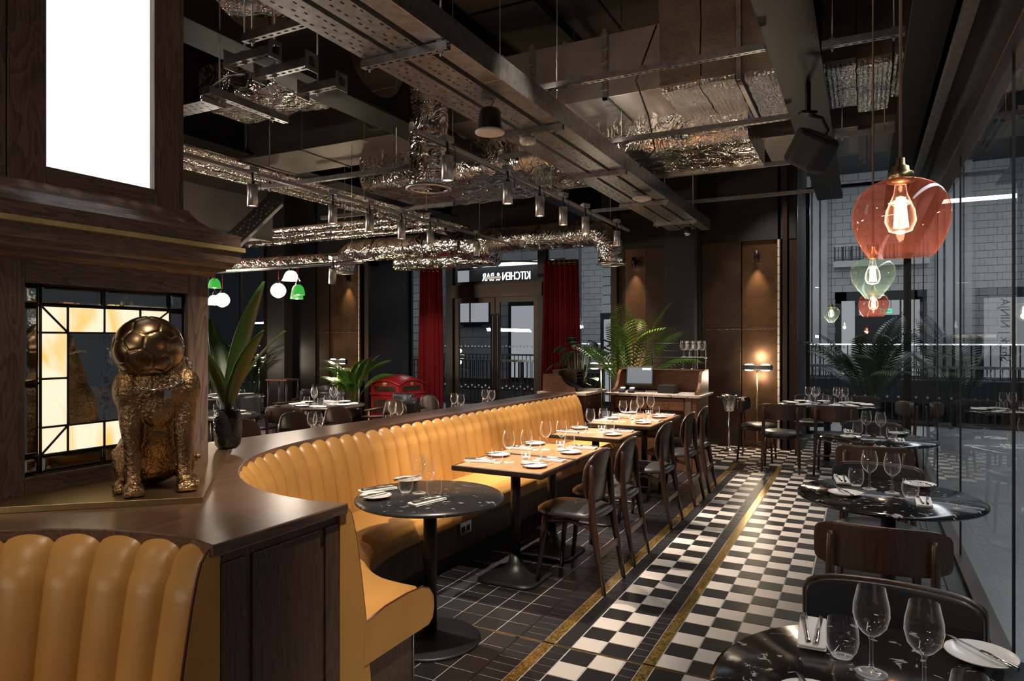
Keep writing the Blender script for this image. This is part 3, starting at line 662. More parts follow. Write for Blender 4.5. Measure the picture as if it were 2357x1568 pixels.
# counter (divider) between the two booths
ct = thing('divider_counter', 'dark wooden divider counter running behind the yellow banquettes', 'counter')
poly = [(-1.66, 1.345)]+[tuple(nearp.at(d, -.005))[:2] for d in [i*.1 for i in range(1, int(nearp.L/.1)+1)]]+[(-3.4, .1), (-3.4, 2.4), (-3.32, 3.2), (-3.26, 4), (-3.20, 7.19)]
poly += [tuple(mainp.at(mainp.L-i*.12, -.006))[:2] for i in range(0, int(mainp.L/.12))]+[(-1.66, 1.925)]
bm = MB().prism(poly, .925, .962); bm.build('countertop', 'top', ct, bevel=.004)
p2 = [(x, y) for x, y in poly]
inner = [(-1.70, 1.40)]+[tuple(nearp.at(d, -.05))[:2] for d in [i*.1 for i in range(1, int(nearp.L/.1)+1)]]+[(-3.3, .15), (-3.3, 2.4), (-3.24, 3.2), (-3.20, 4), (-3.14, 7.15)]+[tuple(mainp.at(mainp.L-i*.12, -.05))[:2] for i in range(0, int(mainp.L/.12))]+[(-1.70, 1.875)]
MB().prism(inner, .0, .925).build('carcass', 'oakd', ct)
ep = MB().box(-1.70, -1.680, 1.37, 1.905, 0, .925).build('end_panel', 'oakd', ct)
for (a, b) in ((1.385, 1.475), (1.50, 1.795), (1.82, 1.89)):
    MB().box(-1.682, -1.672, a, b, .04, .895).build('raised_panel', 'oakd', ct, bevel=.004)

# ---- the cabinet with light box and stained glass
cb = thing('display_cabinet', 'tall dark oak cabinet with lit box above and leaded mirror glass below', 'cabinet')
FX = -2.72
def fr(x0, x1, y0, y1, z0, z1, nm='stile', m='oak', b=.003): return MB().box(x0, x1, y0, y1, z0, z1).build(nm, m, cb, bevel=b)
fr(-3.25, FX-.05, .5, 2.18, .962, 1.86, 'carcass')
fr(FX-.05, FX, 2.075, 2.18, .975, 1.86); fr(FX-.05, FX, 1.31, 1.398, .975, 1.86); fr(FX-.05, FX, .9, 1.305, .975, 1.86, 'side_board')
fr(FX-.05, FX, 1.398, 2.075, 1.762, 1.86, 'rail', 'oakh'); fr(FX-.05, FX, 1.398, 2.075, .975, 1.048, 'rail', 'oakh')
def sweep(prof, nm, m, y0=.4):
    vs = []; 
    for (o, z) in prof: vs += [(FX+o, y0, z), (FX+o, 2.18+o, z), (-3.3, 2.18+o, z)]
    fs = []
    for i in range(len(prof)-1):
        for k in range(2): a = i*3+k; fs.append((a, a+1, a+4, a+3))
    mb = MB().add(vs, fs, False); return mb.build(nm, m, cb)
sweep([(0, 1.845), (.012, 1.85), (.03, 1.868), (.055, 1.875), (.055, 1.885), (.062, 1.885), (.075, 1.895), (.082, 1.91)], 'lower_moulding', 'oakh')
sweep([(.082, 1.91), (.10, 1.912), (.10, 1.965)], 'cornice_board', 'oakh')
sweep([(.10, 1.965), (.115, 1.966), (.115, 1.985), (.10, 1.987)], 'brass_strip', 'brasss')
sweep([(.10, 1.987), (.10, 2.04), (.085, 2.045), (.045, 2.055), (.005, 2.075), (-.03, 2.105), (-.055, 2.14), (-.06, 2.15)], 'cove_moulding', 'oakh')
UX = -2.80
fr(-3.3, UX-.06, .4, 2.12, 2.05, 4.2, 'upper_carcass')
fr(UX-.06, UX, 1.965, 2.085, 2.10, 4.2); fr(UX-.06, UX-.012, 2.087, 2.12, 2.10, 4.2, 'corner_bead'); fr(UX-.06, UX, 1.38, 1.515, 2.10, 4.2); fr(UX-.06, UX, .5, 1.375, 2.1, 4.2, 'side_board')
fr(UX-.06, UX, 1.515, 1.965, 2.10, 2.222, 'rail', 'oakh'); fr(UX-.06, UX, 1.515, 1.965, 3.22, 4.2, 'rail', 'oakh')
lb = MB()
n_ = 60
lb.grid(lambda u, v: (UX-.035+.0025*math.cos(u*n_*PI), 1.515+.45*u, 2.222+1.0*v), n_*2, 1, smooth=False); lb.build('ribbed_light_panel', 'screenw', cb)
# leaded glass: panes by grid
gz = FX-.030
def pane(y0, y1, z0, z1, m, nm='glass_pane', bev=True):
    g = .004; mb = MB(); y0 += g; y1 -= g; z0 += g; z1 -= g; k = .012 if bev else .001
    tl = random.uniform(-.0012, .0012); tz = random.uniform(-.0012, .0012)
    mb.add([(gz, y0, z0), (gz, y1, z0), (gz, y1, z1), (gz, y0, z1), (gz+.006+tl, y0+k, z0+k), (gz+.006-tl, y1-k, z0+k), (gz+.006-tl+tz, y1-k, z1-k), (gz+.006+tl+tz, y0+k, z1-k)],
        [(4, 5, 6, 7), (0, 1, 5, 4), (1, 2, 6, 5), (2, 3, 7, 6), (3, 0, 4, 7)]); return mb.build(nm, m, cb)
Y0, Y1, Z0, Z1 = 1.400, 2.073, 1.050, 1.760
yb = [Y0, 1.463, 1.998, Y1]; zb = [Z0, 1.118, 1.682, Z1]
ya = [1.463, 1.562, 1.705, 1.86, 1.998]; za = [1.118, 1.222, 1.405, 1.580, 1.682]
for a, b in ((Y0, 1.463), (1.463, 1.705), (1.705, 1.998), (1.998, Y1)):
    pane(a, b, 1.682, Z1, 'mirror', 'mirror_pane'); pane(a, b, Z0, 1.118, 'mirror', 'mirror_pane')
for a, b in ((1.118, 1.390), (1.390, 1.682)): pane(Y0, 1.463, a, b, 'mirror', 'mirror_pane'); pane(1.998, Y1, a, b, 'mirror', 'mirror_pane')
for i in range(4):
    pane(ya[i], ya[i+1], za[3], za[4], 'amber', 'amber_pane', False); pane(ya[i], ya[i+1], za[0], za[1], 'amber', 'amber_pane', False)
for i in (1, 2): pane(ya[0], ya[1], za[i], za[i+1], 'amber', 'amber_pane', False); pane(ya[3], ya[4], za[i], za[i+1], 'amber', 'amber_pane', False)
pane(ya[1], ya[3], za[1], za[3], 'mirror', 'mirror_pane', False)
cm = MB()
def bar(y0, z0, y1, z1, w_=.0045): cm.tube([(gz+.006, y0, z0), (gz+.006, y1, z1)], w_, 6)
for q in (Y0, 1.463, 1.998, Y1): bar(q, Z0, q, Z1)
for q in (Z0, 1.118, 1.682, Z1): bar(Y0, q, Y1, q)
for q in ya[1:4]: bar(q, za[0], q, za[1]); bar(q, za[3], q, za[4])
bar(ya[1], za[1], ya[1], za[3]); bar(ya[3], za[1], ya[3], za[3])
for q in za[1:4]: bar(ya[0], q, ya[1], q); bar(ya[3], q, ya[4], q)
bar(ya[1], za[1], ya[3], za[1]); bar(ya[1], za[3], ya[3], za[3]); bar(1.705, 1.682, 1.705, Z1); bar(1.705, Z0, 1.705, 1.118); bar(Y0, 1.39, 1.463, 1.39); bar(1.998, 1.39, Y1, 1.39)
bar(ya[0], za[4], ya[1], za[3]); bar(ya[0], za[0], ya[1], za[1]); bar(ya[4], za[4], ya[3], za[3]); bar(ya[4], za[0], ya[3], za[1])
tag(cm.build('lead_came', 'lead', cb), kind='stuff')
bp = MB().prism([(-2.74, 1.14), (-2.127, 1.68), (-3.10, 2.64), (-3.60, 2.2), (-3.3, 1.3)], .962, .985).build('brass_plinth', 'brassp', bevel=.002)
tag(bp, 'angular brass plinth plate under the dog statue on the counter', 'plinth')

# ================================================================ DOG STATUE WITH FOOTBALL HEAD
dg = thing('dog_statue', 'gold sitting dog statue with a football for a head on the brass plinth', 'statue', (-2.415, 1.70, .985), -PI/2-math.radians(28))
b = MB()
for sx in (-1, 1):
    b.tube([(sx*.086, .105, .0), (sx*.086, .10, .03), (sx*.085, .085, .09), (sx*.086, .075, .17), (sx*.09, .07, .26), (sx*.085, .05, .36)], [.030, .028, .025, .030, .040, .052], 14)
    b.ell((sx*.088, .118, .022), (.038, .046, .026))
    for k in range(4): b.ell((sx*.088+(k-1.5)*.018, .150-.006*abs(k-1.5), .016), (.011, .02, .016), 10, 6)
    b.tube([(sx*.05, -.10, .13), (sx*.095, -.05, .12), (sx*.10, -.01, .07), (sx*.10, -.02, .03)], [.065, .055, .04, .03], 12)
    b.ell((sx*.12, .01, .02), (.028, .05, .022)); 
    for k in range(4): b.ell((sx*.12+(k-1.5)*.014, .055, .014), (.009, .016, .013), 8, 6)
    b.ell((sx*.095, .045, .38), (.055, .07, .085))
b.ell((0, -.10, .12), (.13, .13, .12)); b.ell((0, -.04, .25), (.115, .125, .17)); b.ell((0, .03, .38), (.125, .105, .11)); b.ell((0, .055, .33), (.075, .08, .10))
b.tube([(0, .0, .36), (0, .01, .46), (0, .02, .56)], [.12, .105, .085], 20)
b.tube([(-.04, -.16, .05), (-.12, -.14, .06), (-.165, -.06, .10)], [.028, .02, .012], 10)
body = b.build('body', 'gold', dg)
r = body.modifiers.new('remesh', 'REMESH'); r.mode = 'VOXEL'; r.voxel_size = .0055; r.use_smooth_shade = True
q = body.modifiers.new('smooth', 'SMOOTH'); q.iterations = 5; q.factor = .6
tx = bpy.data.textures.new('fur', 'CLOUDS'); tx.noise_scale = .012; tx.noise_depth = 3
q = body.modifiers.new('fur', 'DISPLACE'); q.texture = tx; q.strength = .005; q.mid_level = .5
# football: truncated icosahedron with pressed seams
ph = (1+5**.5)/2
pent = [Vector(p).normalized() for p in [(0, s1, s2*ph) for s1 in (-1, 1) for s2 in (-1, 1)]+[(s1, s2*ph, 0) for s1 in (-1, 1) for s2 in (-1, 1)]+[(s2*ph, 0, s1) for s1 in (-1, 1) for s2 in (-1, 1)]]
hexa = []
for i in range(12):
    for j in range(i+1, 12):
        for k in range(j+1, 12):
            if all(abs(pent[a].dot(pent[c_])-.4472) < .01 for a, c_ in ((i, j), (j, k), (i, k))): hexa.append((pent[i]+pent[j]+pent[k]).normalized())
fc = [(p, .9393) for p in pent]+[(p, .9148) for p in hexa]
bmq = bmesh.new(); bmesh.ops.create_icosphere(bmq, subdivisions=6, radius=1)
R3 = Matrix.Rotation(.5, 3, 'X') @ Matrix.Rotation(.35, 3, 'Y')
for v in bmq.verts:
    nn = v.co.normalized(); s_ = sorted((nn.dot(R3 @ p)/h for p, h in fc), reverse=True); dd = s_[0]-s_[1]
    g = max(0, 1-dd/.035); v.co = nn*(.1215*(1-.035*g*g+.006*min(1, dd/.12)))
me = bpy.data.meshes.new('football'); bmq.to_mesh(me); bmq.free(); me.materials.append(M['ball'])
for p in me.polygons: p.use_smooth = True
fb = bpy.data.objects.new('football_head', me); C.objects.link(fb); fb.parent = dg; fb.location = (.030, .045, .535)
# chain and whistle
ch = MB(); cp = [(.108*math.cos(a)*1.12, .02+.118*math.sin(a), .455-.065*math.sin(a)-.015*math.cos(a)) for a in [i*2*PI/46 for i in range(46)]]
for i, p in enumerate(cp):
    nx = Vector(cp[(i+1) % 46]); pv = Vector(p); d_ = (nx-pv).normalized(); u_ = d_.orthogonal() if i % 2 else d_.cross(d_.orthogonal()); u_.normalize(); cc = pv
    ch.tube([cc+d_*.010*math.cos(t)+u_*.005*math.sin(t) for t in [k*PI/3 for k in range(7)]], .0017, 5, False)
tag(ch.build('chain_collar', 'chrome', dg, ), kind='stuff')
MB().cb((-.02, .150, .368), (.022, .012, .03), .3).tube([(-.02, .15, .385), (-.02, .148, .40)], .003, 6).build('whistle', 'chrome', dg, bevel=.003)

# ---- potted plant on the counter behind the cabinet
def leafblade(L, W, bend, fold=.25, n_=10):
    def f(u, v):
        wv = W*math.sin(PI*min(1, u*.95+.03))**.75*(v-.5)*2
        x = wv; y = L*math.sin(u*bend)/bend if bend else L*u; z = L*(1-math.cos(u*bend))/bend if bend else 0
        return (x, y, -z+abs(v-.5)*2*W*fold)
    return MB().grid(f, n_, 4)
pl = thing('potted_plant', 'broad leaved plant in a black glazed pot on the counter behind the cabinet', 'plant', (-2.97, 2.50, .985))
MB().lathe([(0, 0), (.045, 0), (.062, .02), (.072, .08), (.07, .16), (.06, .20), (.055, .2), (.05, .17), (0, .17)], 28).build('pot', 'pot', pl)
for i, (az, tilt, L, W, bd) in enumerate(((2.75, 1.25, .62, .045, .45), (2.2, 1.3, .55, .03, .9), (-.15, 1.38, .78, .05, .5), (-.25, 1.2, .60, .042, .65), (-.05, 1.42, .50, .04, .2), (.9, 1.3, .55, .045, .6), (-1.2, 1.25, .5, .04, .7), (1.6, 1.45, .6, .045, .3))):
    mb = leafblade(L, W, bd); T = TR(0, 0, .16) @ Matrix.Rotation(az-PI/2, 4, 'Z') @ Matrix.Rotation(tilt, 4, 'X')
    m2 = MB().add([T @ Vector(v) for v in mb.v], mb.f, True); m2.tube([(0, 0, .15), T @ Vector((0, L*.25, 0))], .006, 6)
    m2.build('leaf', 'leaf', pl, solid=.0015)

# ================================================================ TABLES
def round_table(name, label, loc, R, m, h=.75, base='disc', rim='rim', group=None, legs=False, sx=1):
    t = thing(name, label, 'table', loc, 0, group)
    T = Matrix.Diagonal((sx, 1, 1, 1))
    MB().lathe([(0, h-.03), (R-.03, h-.03), (R-.008, h-.026), (R, h-.018), (R-.002, h-.010), (R-.012, h-.006), (R-.016, h), (0, h)], 64, T).build('tabletop', m, t)
    if legs:
        MB().lathe([(R-.03, h-.032), (R+.006, h-.032), (R+.012, h-.018), (R+.006, h-.003), (R-.012, h-.001)], 64, T).build('wooden_rim', 'walnut', t)
        for k in range(4):
            a = PI/4+k*PI/2; MB().tube([(R*.55*math.cos(a), R*.55*math.sin(a), h-.03), (R*.78*math.cos(a), R*.78*math.sin(a), 0)], [.024, .014], 10).build('leg', 'walnut', t)
    else:
        MB().tube([(0, 0, .03), (0, 0, h-.03)], .035, 20).build('pedestal', 'black', t)
        MB().lathe([(0, 0), (.26, 0), (.262, .008), (.25, .016), (.08, .035), (.04, .045), (0, .045)], 40).build('base', 'black', t)
    return t
def square_table(label, x, y, dx=.64, dy=.565, group='oak tables along the yellow banquette', h=.75):
    t = thing('bistro_table', label, 'table', (x, y, 0), 0, group)
    MB().box(-dx/2+.02, dx/2-.02, -dy/2+.02, dy/2-.02, h-.03, h).build('tabletop', 'tabletop', t)
    e = MB()
    for a, b_, c, d in ((-dx/2, dx/2, -dy/2, -dy/2+.022), (-dx/2, dx/2, dy/2-.022, dy/2), (-dx/2, -dx/2+.022, -dy/2+.022, dy/2-.022), (dx/2-.022, dx/2, -dy/2+.022, dy/2-.022)): e.box(a, b_, c, d, h-.034, h+.001)
    e.build('edge', 'rim', t, bevel=.007)
    MB().tube([(0, 0, .12), (0, 0, h-.03)], .032, 16).build('pedestal', 'black', t)
    pr = [(0, .0), (.20, .0), (.205, .012), (.17, .022), (.09, .05), (.05, .10), (.034, .16), (0, .16)]
    mb = MB(); mb.lathe(pr, 40); mb.v = [((x_ if abs(x_) < .1 else x_*min(1.25, .2/max(abs(x_), abs(y_))*(math.hypot(x_, y_)/.2))), (y_ if abs(y_) < .1 else y_*min(1.25, .2/max(abs(x_), abs(y_))*(math.hypot(x_, y_)/.2))), z_) for x_, y_, z_ in mb.v]
    mb.build('base', 'black', t); return t
round_table('round_table', 'round black marble table at the near end of the yellow banquette', (-2.0, 2.95, 0), .385, 'bmarb2')
sqs = [(-2.03, 3.985), (-2.03, 4.57), (-2.07, 5.59), (-2.07, 6.49), (-2.07, 7.07)]
sqn = ['nearest oak topped table beside the banquette', 'second oak topped table from the near end, pushed against the nearest', 'single oak topped table standing alone midway along the banquette', 'fourth oak topped table from the near end of the banquette', 'farthest oak topped table in front of the till station']
for (x, y), lab in zip(sqs, sqn): square_table(lab, x, y)
RT = [((.10, 1.75), 'nearest', 'round black marble table cut off at the lower right beside the glass wall'), ((.11, 4.04), 'middle', 'middle round marble table beside the glass wall under the smoky green pendant'), ((.10, 6.36), 'third', 'third round marble table by the glass wall, before the palm')]
for (x, y), k, lab in RT: round_table('round_table', lab, (x, y, 0), .437, 'bmarb', group='round marble tables by the glass wall')
round_table('oval_table', 'large oval dark table near the back window set for six', (-.42, 9.45, 0), .40, 'bmarb', sx=1.45)
LT = [((-6.03, 6.52), .50, 'round wood rimmed table in front of the copper panels and small palm'), ((-6.25, 5.02), .50, 'round wood rimmed table half hidden behind the cabinet, nearer one'), ((-8.15, 6.85), .50, 'round wood rimmed table half hidden behind the cabinet, farther one')]
for (x, y), R, lab in LT: round_table('round_table', lab, (x, y, 0), R, 'bmarb2', legs=True, group='wood rimmed tables on the left')
BT = [(-4.0, 4.22), (-4.0, 5.30), (-4.02, 6.45), (-4.02, 7.15)]
for i, (x, y) in enumerate(BT): square_table('table behind the divider counter, %s' % ['nearest to the cabinet', 'second from the cabinet', 'third from the cabinet', 'farthest, by the red curtain'][i], x, y, .7, .62, 'tables behind the divider')

# ================================================================ TABLEWARE
def mk_wine():
    p = [(.0, .001), (.034, .001), (.036, .003), (.020, .007), (.006, .012), (.0038, .03), (.0036, .075), (.006, .088), (.020, .098), (.034, .115), (.0405, .14), (.0395, .165), (.033, .195), (.0305, .208)]
    t = thing('wine_glass', 'x', 'glass')
    MB().lathe(p[:9], 24).build('stem_and_foot', 'glass', t); MB().lathe(p[7:], 24).build('bowl', 'glass', t)
    return t
def mk_tumbler():
    t = thing('tumbler', 'x', 'glass')
    MB().lathe([(0, .004), (.024, .004), (.034, .018), (.0395, .042), (.038, .07), (.0335, .095)], 24).build('bowl', 'glass', t)
    MB().lathe([(0, .0), (.024, .001), (.026, .004), (0, .007)], 24).build('thick_foot', 'glass', t); return t
def mk_plate():
    t = thing('side_plate', 'x', 'plate')
    MB().lathe([(0, .003), (.045, .003), (.05, .0), (.052, .004), (.075, .012), (.080, .014), (.079, .017), (.073, .0145), (.055, .009), (.0, .008)], 40).build('dish', 'porcelain', t); return t
def mk_napkin():
    t = thing('napkin', 'x', 'napkin')
    MB().box(-.10, .10, -.035, .035, 0, .006).build('lower_fold', 'linen', t, bevel=.0025)
    MB().box(-.098, .10, -.034, .034, .0065, .013).tube([(-.10, -.03, .0095), (-.10, .03, .0095)], .004, 6).build('upper_fold', 'linen', t, bevel=.0025); return t
def mk_fork():
    t = thing('fork', 'x', 'cutlery')
    MB().tube([(-.095, 0, .004), (-.03, 0, .005), (.03, 0, .008), (.055, 0, .006)], [.005, .0035, .0025, .004], 6, sx=1).build('handle', 'chrome', t)
    f = MB().cb((.066, 0, .005), (.02, .018, .0015))
    for k in range(4): f.cb((.088, (k-1.5)*.005, .0055), (.028, .0022, .0015))
    f.build('tines', 'chrome', t); return t
def mk_knife():
    t = thing('knife', 'x', 'cutlery')
    MB().tube([(-.10, 0, .005), (-.02, 0, .005), (.0, 0, .004)], [.006, .0055, .004], 6).build('handle', 'chrome', t)
    MB().add([(0, -.004, .003), (.09, -.006, .003), (.105, .004, .003), (0, .006, .003), (0, -.004, .0045), (.09, -.006, .004), (.105, .004, .004), (0, .006, .0055)], [(0, 3, 2, 1), (4, 5, 6, 7), (0, 1, 5, 4), (1, 2, 6, 5), (2, 3, 7, 6), (3, 0, 4, 7)]).build('blade', 'chrome', t); return t
def mk_candle():
    t = thing('tealight', 'x', 'candle')
    MB().lathe([(0, .003), (.026, .003), (.029, .03), (.030, .045)], 20).build('glass_cup', 'glass', t, solid=.0015)
    MB().lathe([(0, .004), (.02, .004), (.02, .018), (0, .018)], 16).build('wax', 'linen', t)
    MB().ell((0, 0, .030), (.0042, .0042, .011), 8, 6).build('flame', 'flame', t); return t
PR = {k: Proto(f()) for k, f in dict(wine=mk_wine, tum=mk_tumbler, plate=mk_plate, nap=mk_napkin, fork=mk_fork, knife=mk_knife, candle=mk_candle).items()}
NM = dict(wine='stemmed wine glass', tum='stemless water tumbler', plate='small white side plate', nap='folded white napkin', fork='fork', knife='steel knife', candle='tealight candle in a glass cup')
GR = dict(wine='wine glasses', tum='water tumblers', plate='side plates', nap='napkins', fork='forks', knife='knives', candle='tealights')
def put(k, x, y, rz, where, z=.751, extra=None):
    return PR[k].place((x, y, z), rz, '%s %s' % (extra or NM[k], where), '%s %s' % (GR[k], 'on the set tables'))
def setting(cx, cy, ang, side, tbl, items, cut=True):
    """items: (kind, dx, dy, rz) relative to the table centre rotated by ang"""
    ca, sa = math.cos(ang), math.sin(ang)
    for k, dx, dy, rz in items:
        x = cx+dx*ca-dy*sa; y = cy+dx*sa+dy*ca; wh = 'at the %s of the %s' % (side, tbl)
        j = random.uniform(-.12, .12)
        if k in ('wine', 'tum'): wh = wh.replace('at the', 'at the')
        put(k, x, y, rz+ang+j, wh)
        if k == 'nap' and cut:
            put('fork', x+.016*math.sin(-rz-ang), y+.016*math.cos(rz+ang), rz+ang+.1+j, wh, .765); put('knife', x-.016*math.sin(-rz-ang), y-.016*math.cos(rz+ang), rz+ang-.05+j, wh, .765, 'knife on the napkin')
        if k == 'plate' and cut: put('knife', x, y, rz+ang+.7, wh, .767, 'butter knife')
# right-hand round marble tables
for (x, y), k, lab in RT:
    tb = '%s marble table at the glass' % k
    setting(x, y, 0, 'near side', tb, [('plate', -.20, -.11, -.3+PI/2), ('nap', .15, -.13, PI/2), ('tum', .098, -.03, 0), ('wine', .02, .045, 0)])
    setting(x, y, 0, 'far side', tb, [('plate', .16, .31, PI/2), ('nap', -.225, .27, PI/2), ('tum', -.15, .165, 0), ('wine', -.085, .10, 0)])
setting(-2.0, 2.95, 0, 'left side', 'round banquette table', [('plate', -.205, -.187, .6), ('nap', -.30, -.05, 1.15), ('tum', -.143, -.017, 0), ('wine', -.07, .0, 0)])
setting(-2.0, 2.95, 0, 'banquette side', 'round banquette table', [('plate', -.30, .22, .6)])
setting(-2.0, 2.95, 0, 'near side', 'round banquette table', [('nap', .085, -.15, 1.3), ('tum', .055, -.045, 0), ('wine', .04, -.085, 0)])
sqt = ['nearest oak table', 'second oak table', 'middle single oak table', 'fourth oak table', 'farthest oak table']
for (x, y), tb in zip(sqs, sqt):
    setting(x, y, 0, 'banquette side', tb, [('nap', -.22, -.08, .1), ('plate', -.22, .17, .2), ('tum', -.10, -.07, 0), ('wine', -.04, -.02, 0)])
    setting(x, y, 0, 'aisle side', tb, [('nap', .18, .17, 0), ('plate', .18, -.09, .2), ('tum', .09, .12, 0), ('wine', .05, .06, 0)])
    put('candle', x+.0, y+.15, 0, 'in the middle of the %s' % tb)
for i, a in enumerate((.2, .85, 1.9, 2.6, 3.9, 5.2)):
    ex_, ey_ = .44*math.cos(a), .27*math.sin(a)
    wh = ['right end', 'back right', 'back left', 'left end', 'front left', 'front right'][i]
    x, y = -.42+ex_, 9.45+ey_
    for k, f_, o_ in (('nap', 1.0, .10), ('plate', 1.0, -.10), ('wine', .5, .05), ('tum', .55, -.06)):
        put(k, -.42+ex_*f_-o_*math.sin(a), 9.45+ey_*f_+o_*math.cos(a), a, 'at the %s of the oval table' % wh)
for (cx_, cy_), R, lab in LT:
    tb = {(-6.03): 'table by the copper panels', (-6.25): 'nearer table behind the cabinet', (-8.15): 'farther table behind the cabinet'}[cx_]
    for i, a in enumerate((-1.3, .2, 1.75, 3.2)):
        sd = ['near side', 'right side', 'far side', 'left side'][i]
        setting(cx_, cy_, a, sd, tb, [('nap', .33, .10, PI/2-.2), ('plate', .34, -.10, 0), ('tum', .20, .07, 0), ('wine', .17, -.03, 0)], cut=False)
for (cx_, cy_), nm in zip(BT, ('nearest', 'second', 'third', 'farthest')):
    tb = '%s table behind the divider' % nm
    for yy in ((-.02, .16)):
        pass
    setting(cx_, cy_, 0, 'left side', tb, [('nap', -.2, .17, 0), ('plate', -.2, -.10, 0), ('tum', -.10, .12, 0), ('wine', -.06, .04, 0)], cut=False)
    setting(cx_, cy_, 0, 'right side', tb, [('nap', .22, -.17, 0), ('plate', .22, .10, 0), ('tum', .12, -.16, 0), ('wine', .08, -.04, 0)], cut=False)

# ================================================================ CHAIRS
def mk_bentchair():
    t = thing('dining_chair', 'x', 'chair')
    s = MB(); s.grid(lambda u, v: (lambda a, r: (r*.215*math.copysign(abs(math.cos(a))**.6, math.cos(a)), .03+r*.215*math.copysign(abs(math.sin(a))**.6, math.sin(a)), .472-.010*r*r+(.012 if r < .95 else 0)-.010*abs(math.cos(a))*r))(2*PI*u, v), 36, 6)
    s.build('seat_pad', 'softblack', t, solid=.018, off=-1)
    s = MB(); s.grid(lambda u, v: (lambda a, r: (r*.220*math.copysign(abs(math.cos(a))**.6, math.cos(a)), .03+r*.220*math.copysign(abs(math.sin(a))**.6, math.sin(a)), .452))(2*PI*u, v), 36, 4); s.build('seat_board', 'walnut', t, solid=.016, off=-1)
    for sx in (-1, 1):
        f = MB().tube([(sx*.19, .215, 0), (sx*.175, .19, .25), (sx*.16, .165, .44)], [.013, .018, .022], 10); f.build('front_leg', 'walnut', t)
        f = MB().tube([(sx*.18, -.235, 0), (sx*.178, -.195, .22), (sx*.176, -.16, .42), (sx*.172, -.15, .55), (sx*.168, -.145, .70), (sx*.166, -.143, .77), (sx*.166, -.142, .785)], [.013, .019, .024, .021, .019, .016, .006], 10, sx=1.15); f.build('rear_leg', 'walnut', t)
        MB().tube([(sx*.168, .17, .40), (sx*.170, 0, .425), (sx*.176, -.16, .39)], .014, 8).build('side_rail', 'walnut', t)
        MB().box(sx*.172-.008, sx*.172+.008, -.19, -.17, .26, .26).v
    MB().tube([(-.165, .17, .405), (.165, .17, .405)], .013, 8).build('front_rail', 'walnut', t)
    MB().cb((0, -.195, .235), (.36, .018, .045)).build('rear_stretcher', 'walnut', t, bevel=.004)
    bk = MB(); bk.grid(lambda u, v: (lambda a, r: ((r*.205*math.copysign(abs(math.cos(a))**.7, math.cos(a))), -.128-.02*(1-0)+.07*(r*math.cos(a))**2*.6-.02*(r*math.sin(a)), .70+r*.165*math.copysign(abs(math.sin(a))**.8, math.sin(a))*(1 if math.sin(a) > 0 else 1.05)))(2*PI*u, v), 36, 8)
    bk.build('curved_back', 'walnut', t, solid=.014); return t
def mk_padchair():
    t = thing('upholstered_chair', 'x', 'chair')
    MB().lathe([(0, .485), (.12, .483), (.20, .474), (.228, .455), (.230, .435), (.215, .42), (0, .42)], 36, Matrix.Diagonal((1.03, .98, 1, 1))).build('seat_cushion', 'softblack', t)
    MB().lathe([(0, .395), (.19, .395), (.195, .405), (.19, .42), (0, .42)], 30).build('seat_frame', 'walnut', t)
    for sx in (-1, 1):
        MB().tube([(sx*.20, .19, 0), (sx*.185, .165, .40)], [.012, .019], 10).build('front_leg', 'walnut', t)
        MB().tube([(sx*.205, -.235, 0), (sx*.19, -.20, .40), (sx*.185, -.215, .60), (sx*.183, -.228, .76), (sx*.183, -.229, .775)], [.012, .020, .018, .015, .007], 10).build('rear_leg', 'walnut', t)
        MB().tube([(sx*.193, .18, .20), (sx*.197, -.215, .20)], .009, 8).build('side_stretcher', 'walnut', t)
    MB().tube([(-.19, -.02, .20), (.19, -.02, .20)], .009, 8).build('cross_stretcher', 'walnut', t)
    def rr(off, w, h, nm, m, sol):
        def f(u, v):
            a, b = 2*u-1, 2*v-1; s = 1-.14*(abs(a)*abs(b))**5; x = w*a*s
            return (x, -.215+off+.9*x*x, .715+h*b*s)
        MB().grid(f, 28, 12).build(nm, m, t, solid=sol, bevel=.005)
    rr(0, .245, .092, 'back_board', 'walnut', .016); rr(.022, .235, .085, 'back_pad', 'softblack', .022); return t
def mk_armchair():
    t = thing('armchair', 'x', 'chair')
    MB().lathe([(0, .48), (.14, .478), (.23, .465), (.25, .445), (.24, .42), (0, .42)], 32).build('seat_cushion', 'softblack', t)
    MB().grid(lambda u, v: ((.25+.01*v)*math.sin((u-.5)*2.0), -.02-(.24+.04*v)*math.cos((u-.5)*2.0), .50+.34*v+.0*u), 20, 6).build('back_pad', 'softblack', t, solid=.045)
    for sx in (-1, 1):
        MB().tube([(sx*.235, .20, 0), (sx*.225, .19, .62)], [.012, .018], 8).build('front_leg', 'walnut', t)
        MB().tube([(sx*.22, -.25, 0), (sx*.19, -.22, .62)], [.012, .018], 8).build('rear_leg', 'walnut', t)
        MB().tube([(sx*.235, .25, .625), (sx*.25, .05, .64), (sx*.22, -.20, .655)], [.014, .018, .016], 8, sx=1.6).build('armrest', 'walnut', t)
    return t
bent, pad, arm = Proto(mk_bentchair()), Proto(mk_padchair()), Proto(mk_armchair())
G1, G2, G3, G4 = 'bentwood chairs along the aisle', 'upholstered chairs by the glass wall', 'chairs on the left side of the room', 'chairs round the oval table'
for y, lab in ((4.125, 'nearest'), (4.71, 'second'), (5.74, 'third'), (6.63, 'fourth'), (7.26, 'farthest')):
    bent.place((-1.635, y, 0), PI/2+random.uniform(-.03, .03), '%s wooden chair with rounded bentwood back facing the yellow banquette' % lab, G1)
